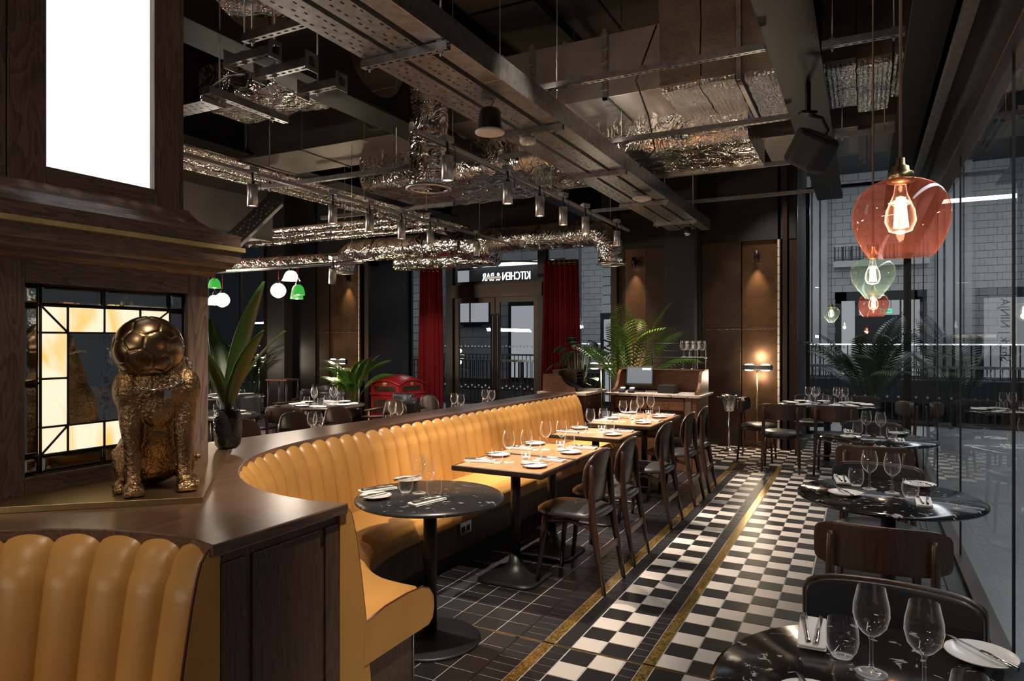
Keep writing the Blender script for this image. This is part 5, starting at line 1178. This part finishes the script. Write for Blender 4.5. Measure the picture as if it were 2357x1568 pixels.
# black wall loudspeaker on a curved arm
bs = thing('loudspeaker', 'black angular loudspeaker on a curved arm under the wide black beam', 'loudspeaker', (-.36, 5.6, 2.98), .55)
MB().prism([(-.15, -.05), (0, -.17), (.16, -.06), (.15, .10), (.05, .16), (-.06, .15), (-.15, .06)], -.13, .13, TR(0, 0, 0, rx=.55, ry=.30)).build('cabinet', 'blackm', bs, bevel=.03)
MB().tube([(.02, .10, .05), (.16, .14, .10), (.20, .12, .20), (.12, .06, .27), (0, 0, .27)], .014, 8).build('curved_arm', 'black', bs); MB().cb((-.02, 0, .285), (.12, .06, .02)).cb((-.02, 0, .40), (.03, .03, .23)).build('mounting_plate', 'black', bs)

# ================================================================ PENDANTS
def pendant(name, label, x, y, z, prof, m, top, cord='tcord', bulbm='bulb', power=6, col=(1, .62, .38), s=1, group=None, top_z=5.0, capm='brass', bulb=True):
    t = thing(name, label, 'pendant lamp', (x, y, z), 0, group)
    MB().lathe([(r*s, h*s) for r, h in prof], 40).build('shade', m, t, sub=1)
    if top: MB().lathe([(.0, top*s+.052), (.009, top*s+.05), (.010, top*s+.034), (.018, top*s+.030), (.019, top*s+.02), (.027, top*s+.016), (.028, top*s-.006), (.012, top*s-.01), (0, top*s-.012)], 24).build('lamp_holder', capm, t)
    mb = MB(); a = []
    MB().tube([(0, 0, top*s+.05), (.002, .001, (top_z-z)*.5), (0, 0, top_z-z)], .0035 if cord == 'tcord' else .004, 8).build('cord', cord, t)
    if bulb:
        zz = top*s-.012; MB().lathe([(0, zz), (.012, zz), (.014, zz-.02), (.030*s, zz-.06), (.033*s, zz-.085), (.024*s, zz-.108), (0, zz-.116)], 20).build('bulb', 'glass', t)
        f = MB()
        for k in range(5): q = k*2*PI/5; f.tube([(.006*math.cos(q), .006*math.sin(q), zz-.03), (.013*math.cos(q), .013*math.sin(q), zz-.10)], .0045, 5)
        f.build('filament', bulbm, t)
    if power: point((x, y, z+top*s-.145), power, col, .03)
    return t
AMB = [(.052, -.090), (.065, -.088), (.094, -.045), (.102, -.005), (.098, .030), (.082, .062), (.055, .082), (.024, .090)]
AMB = [(.068, -.088), (.086, -.062), (.099, -.027), (.1035, .003), (.100, .034), (.087, .062), (.062, .082), (.028, .092)]
GRN = [(.030, -.100), (.050, -.072), (.080, -.035), (.096, .005), (.098, .030), (.088, .062), (.062, .084), (.024, .094)]
GQ = 'coloured glass pendants along the glass wall'
pendant('glass_pendant', 'largest pinkish amber glass globe pendant with filament bulb at the upper right', .075, 1.83, 1.835, AMB, 'mglass', .09, power=5, group=GQ)
pendant('glass_pendant', 'smoky green glass pendant with filament bulb, second from the camera', .035, 3.62, 1.845, GRN, 'gglass', .094, power=4, group=GQ, bulbm='bulbw', col=(1, .8, .6))
pendant('glass_pendant', 'small amber glass pendant partly hidden behind the smoky green one', .06, 5.72, 1.815, AMB, 'mglass', .09, power=4, group=GQ)
pendant('glass_pendant', 'small green glass pendant over the oval table', -.36, 9.25, 1.87, GRN, 'gglass', .094, power=4, group=GQ, bulbm='bulbw', col=(1, .8, .6))
if 0: rose = thing('ceiling_rose', 'brass ceiling rose holding the second pendant cord', 'ceiling rose', (.035, 3.62, 3.58)); MB().lathe([(0, 0), (.02, 0), (.05, .015), (.055, .03), (0, .03)], 24).build('cover', 'brass', rose)
GL = 'mixed pendants on red cords at the left'
GLOBE = [(.02, .085), (.035, .082), (.068, .060), (.088, .02), (.092, -.01), (.078, -.05), (.05, -.078), (.0, -.092)]
BELL = [(.018, .075), (.045, .07), (.068, .045), (.085, .0), (.095, -.03), (.108, -.045)]
GSH = [(.015, .075), (.04, .068), (.062, .04), (.072, .0), (.076, -.045)]
M['cutglass'] = emit('lit_cut_glass', (1, .93, .82), 1.15, var=(.72, .50, .36), scale=42)
def dpt(u, v, t_): a = (u-1178.5)/1571; b = -(v-784)/1571; return (t_*(a*math.cos(YAW)-math.sin(YAW)), t_*(a*math.sin(YAW)+math.cos(YAW)), 1.55+b*t_)
for name, lab, p, prof, m_, pw in (('globe_pendant', 'cut glass globe pendant on a red cord, right hand globe', (-6.08, 5.83, 2.135), GLOBE, 'cutglass', 9), ('globe_pendant', 'cut glass globe pendant close to the cabinet edge', (-6.95, 5.77, 2.045), GLOBE, 'cutglass', 9),
    ('bell_pendant', 'frilled white glass bell pendant on a red cord', (-5.90, 5.85, 2.285), BELL, 'cutglass', 9), ('bell_pendant', 'frilled white glass bell pendant half behind the cabinet', (-7.06, 5.75, 2.03), BELL, 'cutglass', 4),
    ('green_pendant', 'green glass dome pendant, front one of the pair', (-5.79, 5.85, 2.12), GSH, 'greensh', 3), ('green_pendant', 'green glass dome pendant behind its twin', (-5.95, 5.99, 2.085), GSH, 'greensh', 3), ('green_pendant', 'green glass dome pendant at the cabinet edge', (-7.1, 5.78, 2.24), GSH, 'greensh', 2)):
    t = pendant(name, lab, *p, prof, m_, .08, 'gcord', power=0, group=GL, top_z=2.42, capm='black', bulb=False)
    mb = MB().ell((0, 0, -.01), (.03, .03, .04), 12, 8).build('bulb', 'bulbw', t); point((p[0], p[1], p[2]-.10), pw, WARM, .05)
# reading the reflections outside: two more amber lamps stand in the glass reflection only
# wall lights
for i, (x, y, lab) in enumerate(((-3.20, WY-.04, 'black cylinder wall light on the left copper panel by the palm'), (-1.38, WY-.04, 'black cylinder wall light on the copper panel by the wine bucket'), (-9.0, WY-.04, 'black cylinder wall light on the far left copper panels'), (-2.9, 9.9, ''))):
    if not lab: continue
    t = thing('wall_light', lab, 'wall light', (x, y, 2.78), 0, 'black wall lights on copper panels')
    MB().lathe([(0, .07), (.035, .07), (.035, -.07), (.031, -.07), (.030, -.05)], 20, TR(0, -.05, 0)).build('shade', 'black', t); MB().cb((0, .005, 0), (.06, .03, .08)).build('wall_bracket', 'black', t)
    MB().lathe([(0, -.055), (.029, -.055)], 16, TR(0, -.05, 0)).build('lens', 'lens', t); spot(None, (x, y-.05, 2.72), (x, y+.10, .9), 75, 58, .9, (1, .72, .42), .02)
# floor lamps with four glowing discs
for i, (x, y, lab) in enumerate(((-1.36, 10.28, 'brass floor lamp with black bar head against the copper panel'), (-3.52, 9.75, 'brass floor lamp with black bar head behind the till station'), (-8.62, 9.7, 'brass floor lamp beside the small palm at the left'), (-10.8, 9.85, 'brass floor lamp by the charcoal column at the far left'))):
    t = thing('floor_lamp', lab, 'floor lamp', (x, y, 0), 0, 'brass floor lamps')
    MB().tube([(0, 0, .01), (0, 0, 1.14)], .011, 12).build('pole', 'brass', t); MB().lathe([(0, 0), (.12, 0), (.12, .01), (.02, .015), (0, .015)], 28).build('base', 'brass', t)
    MB().cb((0, 0, 1.165), (.42, .06, .07)).build('bar_head', 'black', t, bevel=.006)
    for sx in (-.11, .11):
        for s_ in (1, -1): MB().ell((sx, 0, 1.165+s_*.036), (.062, .028, .014), 16, 8).build('lamp_disc', 'lamp', t)
    point((x, y-.07, 1.30), 11, (1, .8, .55), .05); point((x, y-.07, 1.03), 9, (1, .8, .55), .05)
# ================================================================ TILL STATION, HOST DESK
tl = thing('till_station', 'oak till station with white marble top and curved side boards', 'cabinet')
def bx(name, m, par, x0, x1, y0, y1, z0, z1, bev=.003): return MB().box(x0, x1, y0, y1, z0, z1).build(name, m, par, bevel=bev)
bx('marble_top', 'wmarb', tl, -2.86, -1.69, 8.04, 8.80, .875, .905)
bx('carcass', 'redoak', tl, -2.80, -1.74, 8.50, 8.76, 0, .875); bx('side_panel', 'redoak', tl, -1.80, -1.74, 8.08, 8.50, 0, .875); bx('side_panel', 'redoak', tl, -2.80, -2.75, 8.08, 8.50, 0, .875)
bx('leg_post', 'oak', tl, -1.88, -1.80, 8.07, 8.14, 0, .875); bx('base_board', 'redoak', tl, -2.75, -1.88, 8.10, 8.5, 0, .35)
for a, b in ((-2.74, -2.33), (-2.32, -1.89)):
    dw = bx('drawer', 'redoak', tl, a, b, 8.075, 8.5, .72, .86); MB().tube([((a+b)/2-.03, 8.072, .79), ((a+b)/2-.03, 8.05, .79), ((a+b)/2+.03, 8.05, .79), ((a+b)/2+.03, 8.072, .79)], .004, 6).build('pull', 'chrome', dw)
sbp = [(8.12, .905), (8.76, .905), (8.76, 1.175), (8.42, 1.175), (8.36, 1.13), (8.32, 1.04), (8.26, .975), (8.18, .945), (8.12, .94)]
for x in (-2.80, -1.775):
    n_ = len(sbp); MB().add([(x, a, b) for a, b in sbp]+[(x+.035, a, b) for a, b in sbp], [tuple(range(n_)), tuple(reversed(range(n_, 2*n_)))]+[(i, n_+i, n_+(i+1) % n_, (i+1) % n_) for i in range(n_)]).build('curved_side_board', 'redoak', tl)
bx('back_board', 'redoak', tl, -2.77, -1.775, 8.70, 8.74, .905, 1.175); bx('upper_shelf', 'oakd', tl, -2.80, -1.74, 8.50, 8.76, 1.175, 1.19)
rk = thing('glass_rack', 'black metal shelf frame above the till station holding upturned wine glasses', 'shelf')
for x in (-2.68, -2.42, -1.86, -1.76): MB().box(x, x+.014, 8.62, 8.634, 1.19, 1.52).build('post', 'black', rk)
for z, n_ in ((1.51, 'top_rail'), (1.42, 'wire_rail'), (1.26, 'wire_rail')): MB().tube([(-2.68, 8.627, z), (-1.75, 8.627, z)], .006 if z > 1.5 else .003, 6).build(n_, 'black', rk)
bx('shelf', 'black', rk, -2.68, -1.75, 8.55, 8.74, 1.325, 1.337)
for i in range(8):
    x = -2.02+.075*(i % 4); y = 8.60+.085*(i//4)
    PR['wine'].place((x, y, 1.338), 0, 'wine glass on the rack above the till, %s row, %s from the left' % (['front', 'back'][i//4], ['first', 'second', 'third', 'fourth'][i % 4]), 'wine glasses on the till rack')
for i, x in enumerate((-2.02, -1.90)):
    t = thing('brass_stick', 'slim brass menu holder on the till shelf, %s' % ['left one', 'right one'][i], 'holder', (x, 8.60, 1.19)); MB().tube([(0, 0, 0), (0, 0, .11)], .004, 8).build('stem', 'brass', t); MB().lathe([(0, 0), (.03, 0), (.03, .008), (0, .012)], 16).build('foot', 'brass', t)
sc = thing('till_screen', 'black touch screen till standing on the marble top', 'till', (-2.52, 8.40, .905), .12)
T_ = TR(0, 0, .19, rx=-.25)
MB().box(-.17, .17, -.015, .015, -.11, .13, T_).build('casing', 'blackm', sc, bevel=.005); MB().add([(-.155, -.0165, -.09), (.155, -.0165, -.09), (.155, -.0165, .115), (-.155, -.0165, .115)], [(0, 1, 2, 3)], False, T_).build('screen', 'pix', sc)
MB().add([(.03, -.0175, .08), (.14, -.0175, .08), (.14, -.0175, .108), (.03, -.0175, .108)], [(0, 1, 2, 3)], False, T_).build('white_bar', 'pixw', sc); MB().box(-.06, .06, -.03, .08, 0, .02).tube([(0, .03, .01), (0, .01, .17)], .02, 8).build('stand', 'blackm', sc)
for i, x in enumerate((-2.68, -2.56)):
    t = thing('card_reader', 'small black card reader with lit display, %s of the pair before the till' % ['left', 'right'][i], 'card reader', (x, 8.20, .905), .1); MB().box(-.035, .035, -.07, .07, 0, .04, TR(rx=.25, z=.01)).build('casing', 'blackm', t, bevel=.006); MB().box(-.028, .028, .0, .055, .040, .042, TR(rx=.25, z=.01)).build('display', 'pixw', t)
tag(bx('cash_box', 'blackm', None, -2.25, -2.05, 8.25, 8.5, .905, 1.0), 'black box beside the till screen on the marble', 'box')
pt_ = MB().lathe([(0, 0), (.09, 0), (.12, .02), (.118, .022), (.085, .006), (0, .006)], 28).build('stacked_plate', 'porcelain'); pt_.location = (-2.02, 8.25, .36); tag(pt_, 'white plate on the lower board of the till station', 'plate')
hd = thing('host_desk', 'dark host desk with marble top at the far end of the banquette', 'cabinet')
bx('marble_top', 'wmarb', hd, -3.40, -2.79, 7.22, 7.95, .925, .955); bx('carcass', 'oakd', hd, -3.34, -2.86, 7.26, 7.92, 0, .925)
for z0, z1 in ((.76, .90), (.42, .74), (.05, .40)):
    dw = bx('drawer', 'oakd', hd, -2.862, -2.845, 7.29, 7.89, z0, z1)
    for yy in (7.45, 7.72): MB().tube([(-2.845, yy-.02, (z0+z1)/2), (-2.825, yy, (z0+z1)/2-.006), (-2.845, yy+.02, (z0+z1)/2)], .004, 6).build('pull', 'brass', dw)
sb = [(-3.36, .955), (-2.95, .955), (-2.97, 1.0), (-3.05, 1.03), (-3.10, 1.08), (-3.13, 1.13), (-3.16, 1.15), (-3.36, 1.15)]
for y in (7.30, 7.86):
    n_ = len(sb); MB().add([(a, y, b) for a, b in sb]+[(a, y+.03, b) for a, b in sb], [tuple(range(n_)), tuple(reversed(range(n_, 2*n_)))]+[(i, n_+i, n_+(i+1) % n_, (i+1) % n_) for i in range(n_)]).build('curved_side_board', 'redoak', hd)
bx('back_board', 'oakd', hd, -3.36, -3.33, 7.33, 7.86, .955, 1.15)
fo = thing('letter_rack', 'dark wooden letter rack with open slots on the host desk', 'rack')
bx('body', 'oakd', fo, -3.30, -3.22, 7.45, 7.84, .955, 1.20); 
for k in range(6): bx('shelf', 'oak', fo, -3.22, -3.08, 7.62, 7.84, .97+.04*k, .975+.04*k, 0)
bx('side_panel', 'oakd', fo, -3.22, -3.06, 7.60, 7.62, .955, 1.20); bx('side_panel', 'oakd', fo, -3.22, -3.06, 7.84, 7.86, .955, 1.20)
bk_ = MB().box(-.11, .11, -.08, .08, 0, .015, TR(0, 0, 0, ry=.5)).build('menu_board', 'teal'); bk_.location = (-3.05, 7.48, 1.02); tag(bk_, 'black menu folder leaning on the host desk', 'menu')
bk_ = MB().box(-.12, .12, -.09, .09, 0, .02).build('menu_stack', 'paper', bevel=.002); bk_.location = (-2.92, 7.72, .955); tag(bk_, 'pale stack of menus lying on the host desk marble', 'menus')

# ---- red phone box top
pb = thing('phone_box', 'red phone box cut down to a chest with gold crowns', 'cabinet', (-7.56, 10.10, 0), math.radians(-2))
W_, D_ = .32, .36
MB().box(-W_, W_, -D_, D_, 0, .60).build('body', 'redp', pb, bevel=.008)
MB().box(-W_-.02, W_+.02, -D_-.02, D_+.02, .575, .61).build('cornice', 'redp', pb, bevel=.008)
up = MB(); N_ = 20
def hz(x, y): return .755+.085*((1-(x/W_)**2)+(1-(y/D_)**2))
for s_ in (-1, 1):
    up.grid(lambda u, v: (-W_+2*W_*u, s_*D_, .61+(hz(-W_+2*W_*u, D_)-.61)*v), N_, 2, smooth=False); up.grid(lambda u, v: (s_*W_, -D_+2*D_*u, .61+(hz(W_, -D_+2*D_*u)-.61)*v), N_, 2, smooth=False)
up.build('sign_band', 'redp', pb); MB().grid(lambda u, v: ((-W_+2*W_*u)*1.08, (-D_+2*D_*v)*1.08, hz(-W_+2*W_*u, -D_+2*D_*v)+.008), N_, N_).build('domed_roof', 'redp', pb, solid=.03, off=-1)
for s_, a in ((-1, 0),): MB().box(-.24, .24, -D_-.004, -D_+.01, .645, .735).build('upper_pane', 'pane', pb); MB().box(-.16, .14, -D_-.004, -D_+.01, .26, .50).build('window_pane', 'pane', pb); MB().box(.16, .22, -D_-.004, -D_+.01, .30, .50).build('window_pane', 'pane', pb); MB().box(-.26, -.18, -D_-.004, -D_+.01, .26, .50).build('window_pane', 'pane', pb); MB().box(-.16, .14, -D_-.004, -D_+.01, .05, .23).build('window_pane', 'pane', pb)
MB().box(W_-.01, W_+.004, -.26, .26, .645, .735).build('upper_pane', 'pane', pb); MB().box(W_-.01, W_+.004, -.24, .24, .26, .5).build('window_pane', 'pane', pb)
def crown(T):
    m_ = MB().box(-.035, .035, -.004, 0, -.03, -.016, T)
    for k in (-1, 0, 1): m_.ell((k*.028, -.002, .008-.004*abs(k)), (.018, .004, .022), 10, 6, T)
    m_.box(-.003, .003, -.004, 0, .025, .045, T).box(-.009, .009, -.004, 0, .033, .039, T); return m_
crown(TR(0, -D_-.003, .775)).build('gold_crown', 'goldp', pb); crown(TR(W_+.003, 0, .775, rz=PI/2)).build('gold_crown', 'goldp', pb)

# ---- curtains and rail
def curtain(label, x0, x1, y0, y1, folds):
    L = math.hypot(x1-x0, y1-y0); n_ = folds*10; t = thing('curtain', label, 'curtain')
    def f(u, v):
        a = u*folds*2*PI; z = .02+2.93*v; amp = .055*(1-.25*v)*(1+.25*math.sin(u*9)); fl = 1+.22*(1-v)
        x = x0+(x1-x0)*((u-.5)*fl+.5); y = y0+(y1-y0)*u; return (x+.012*math.sin(2*a+v), y+amp*math.sin(a+.5*math.sin(v*2)), z)
    MB().grid(f, n_, 14).build('fabric', 'red', t, solid=.004)
    for k in range(folds): MB().tube([(x0+(x1-x0)*(k+.25)/folds+.03*math.cos(q*PI/5), y0+(y1-y0)*(k+.25)/folds, 2.90+.03*math.sin(q*PI/5)) for q in range(11)], .005, 6, False).build('eyelet', 'brass', t)
    return t
curtain('narrow red velvet curtain left of the entrance doors', -7.62, -7.17, 10.85, 10.95, 5); curtain('wider red velvet curtain right of the entrance doors', -4.97, -4.40, 10.80, 11.0, 7)
pts = [(-7.35, 11.15, 2.90), (-7.62, 11.0, 2.90), (-7.66, 10.85, 2.90)]
for i in range(21): a = PI-PI*i/20; pts.append((-6.28+1.36*math.cos(a), 10.83-.72*math.sin(a), 2.90))
pts += [(-4.7, 10.9, 2.90), (-4.40, 10.9, 2.90)]
cr = thing('curtain_rail', 'curved brass curtain rail bulging into the room at the entrance', 'curtain rail'); MB().tube(pts, .013, 10).build('tube', 'brass', cr)
for p in (pts[8], pts[17]): MB().tube([p, (p[0], p[1], 5.0)], .002, 5).build('suspension_wire', 'steel', cr)
el = thing('exit_light', 'slim silver exit light hung before the entrance sign', 'exit sign', (-5.95, 10.8, 2.66)); MB().box(-.17, .17, -.02, .02, 0, .05).build('housing', 'alu', el, bevel=.006); MB().box(-.16, .16, -.004, .004, -.04, 0).build('edge_panel', 'glass', el); MB().tube([(0, 0, .05), (0, 0, 2.34)], .002, 5).build('wire', 'steel', el)
eb = bx('control_box', 'black', None, -8.12, -7.93, EY-.12, EY-.03, 1.16, 1.66); tag(eb, 'black control box on the glazing left of the red curtain', 'box')

# ---- wine bucket
wb_ = thing('wine_bucket', 'chrome wine bucket on a tall chrome stand before the copper panel', 'wine bucket', (-1.68, 9.86, 0))
MB().lathe([(0, 0), (.12, 0), (.125, .008), (.10, .014), (.04, .03), (.016, .07), (.012, .10)], 28).build('foot', 'chrome', wb_); MB().tube([(0, 0, .08), (0, 0, .56)], .012, 12).build('stem', 'chrome', wb_)
MB().lathe([(0, .56), (.05, .56), (.075, .575), (.105, .76), (.115, .79), (.110, .795), (.100, .76), (.07, .59), (0, .58)], 32).build('bucket', 'chrome', wb_)
for s_ in (-1, 1): MB().tube([(s_*.10, 0, .755), (s_*.14, 0, .755)], .006, 8).ell((s_*.145, 0, .755), (.013, .013, .013), 10, 6).build('knob', 'chrome', wb_)
ps = bx('wall_socket', 'brass', None, -1.14, -1.12, 9.6, 9.7, .45, .55); bpy.data.objects.remove(ps)

# ================================================================ PLANTS
def frond(L, az, tilt, bend, nl, ll, lw, droop=.5, base=(0, 0, 0), twist=0, start=.25):
    """one palm frond: curved rachis with folded leaflets"""
    mb = MB(); T = Matrix.Translation(base) @ Matrix.Rotation(az, 4, 'Z')
    def rp(s):
        a = tilt-bend*s*s; 
        r_ = 0; z = 0; k = 14; 
        for i in range(k): q = s*(i+.5)/k; aa = tilt-bend*q*q*1.6; r_ += math.cos(aa)*L*s/k; z += math.sin(aa)*L*s/k
        return Vector((r_, 0, z))
    pts_ = [rp(i/12) for i in range(13)]; mb.tube([T @ p for p in pts_], [.006*(1-.8*i/12)+.001 for i in range(13)], 5)
    for i in range(nl):
        s = start+(1-start)*(i+.5)/nl; p = rp(s); q = rp(min(1, s+.02)); d_ = (q-p).normalized() if s < .98 else (p-rp(s-.02)).normalized(); l_ = ll*math.sin(PI*(.12+.83*(i+.5)/nl))**.7
        for sd in (-1, 1):
            side = Vector((0, sd, 0)); dr = (d_*.75+side*.8+Vector((0, 0, .12))).normalized(); ph_ = Vector((0, 0, -1))
            w_ = d_.cross(dr).cross(dr).normalized()*lw*l_/ll; a = p; m1 = p+dr*l_*.45+ph_*droop*.10*l_; m2 = p+dr*l_*.78+ph_*droop*.32*l_; e = p+dr*l_*.95+ph_*droop*.62*l_
            mb.add([T @ v for v in (a, m1-w_, m1+w_, m2-w_*.7, m2+w_*.7, e)], [(0, 1, 2), (1, 3, 4, 2), (3, 5, 4)])
    return mb
def palm(name, label, loc, h, nf, mat_, seed, ll=.26, lw=.014, pot='pot', potr=.16, poth=.30, lean=None, droop=.6):
    t = thing(name, label, 'plant', loc); R_ = random.Random(seed)
    MB().lathe([(0, 0), (potr*.75, 0), (potr, poth*.6), (potr*1.02, poth), (potr*.94, poth), (potr*.9, poth*.92), (0, poth*.9)], 28).build('pot', pot, t)
    for i in range(nf):
        az = i*2.399+R_.uniform(-.3, .3); f_ = i/nf; L = h*R_.uniform(.75, 1.08); tl_ = PI/2-.05-.35*f_+R_.uniform(-.08, .08)
        frond(L, az, tl_, R_.uniform(.35, .75)+.35*f_, 22, ll*R_.uniform(.8, 1.1), lw, droop, (R_.uniform(-.03, .03), R_.uniform(-.03, .03), poth*.9), start=.38).build('frond', mat_, t)
    return t
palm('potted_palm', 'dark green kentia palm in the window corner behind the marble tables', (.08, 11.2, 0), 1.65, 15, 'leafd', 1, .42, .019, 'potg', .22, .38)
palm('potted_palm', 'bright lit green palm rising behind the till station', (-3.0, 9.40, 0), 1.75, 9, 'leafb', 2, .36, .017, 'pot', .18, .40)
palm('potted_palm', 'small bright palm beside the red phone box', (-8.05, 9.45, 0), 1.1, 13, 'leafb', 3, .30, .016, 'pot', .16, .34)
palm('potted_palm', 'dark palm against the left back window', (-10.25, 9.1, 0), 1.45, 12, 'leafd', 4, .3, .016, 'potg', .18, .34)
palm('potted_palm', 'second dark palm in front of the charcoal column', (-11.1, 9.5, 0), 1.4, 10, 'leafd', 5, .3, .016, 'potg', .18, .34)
def broad(name, label, loc, h, nf, m, seed, L=.35, W=.10):
    t = thing(name, label, 'plant', loc); R_ = random.Random(seed)
    MB().lathe([(0, 0), (.12, 0), (.17, .18), (.175, .30), (.16, .30), (.15, .27), (0, .26)], 28).build('pot', 'potg', t)
    for i in range(nf):
        az = i*2.399; hh = h*R_.uniform(.45, 1); rr = R_.uniform(.05, .28); b = Vector((rr*math.cos(az), rr*math.sin(az), .26+hh))
        mb = MB().tube([(0, 0, .26), (b.x*.5, b.y*.5, .26+hh*.6), b], .006, 6); T = Matrix.Translation(b) @ Matrix.Rotation(az-PI/2+R_.uniform(-.6, .6), 4, 'Z') @ Matrix.Rotation(R_.uniform(-.5, .5), 4, 'X')
        lf = leafblade(L*R_.uniform(.7, 1.1), W, .9, .15, 8); mb.add([T @ Vector(v) for v in lf.v], lf.f, True); mb.build('leaf', m, t)
    return t
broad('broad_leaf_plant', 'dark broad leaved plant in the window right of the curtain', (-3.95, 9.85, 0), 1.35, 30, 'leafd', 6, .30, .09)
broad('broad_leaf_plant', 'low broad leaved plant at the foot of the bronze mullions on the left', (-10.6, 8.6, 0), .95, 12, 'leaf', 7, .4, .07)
# small stand at the left
st = thing('waiter_stand', 'small high stand with a reddish wooden top before the charcoal column', 'table', (-8.35, 8.1, 0), .1); MB().box(-.21, .21, -.16, .16, .90, .93).build('top', 'redoak', st, bevel=.006)
for a in (-1, 1):
    for b in (-1, 1): MB().tube([(a*.19, b*.14, 0), (a*.18, b*.13, .90)], .014, 8).build('leg', 'walnut', st)
st2 = thing('high_table', 'tall black table by the left window', 'table', (-10.9, 7.9, 0)); MB().box(-.5, .5, -.2, .2, 1.02, 1.06).build('top', 'black', st2, bevel=.004); MB().box(-.02, .02, -.02, .02, 0, 1.02, TR(.42)).build('leg', 'black', st2); MB().box(-.02, .02, -.02, .02, 0, 1.02, TR(-.42)).build('leg', 'black', st2)
ft = thing('tube_light', 'bare white tube light seen through the left window', 'tube light', (-12.4, 12.0, 1.98)); MB().tube([(-.9, 0, 0), (.5, 0, 0)], .025, 10).build('tube', 'signw', ft); MB().tube([(-.6, 0, .02), (-.6, 0, 2.2)], .004, 5).build('hanger', 'steel', ft)
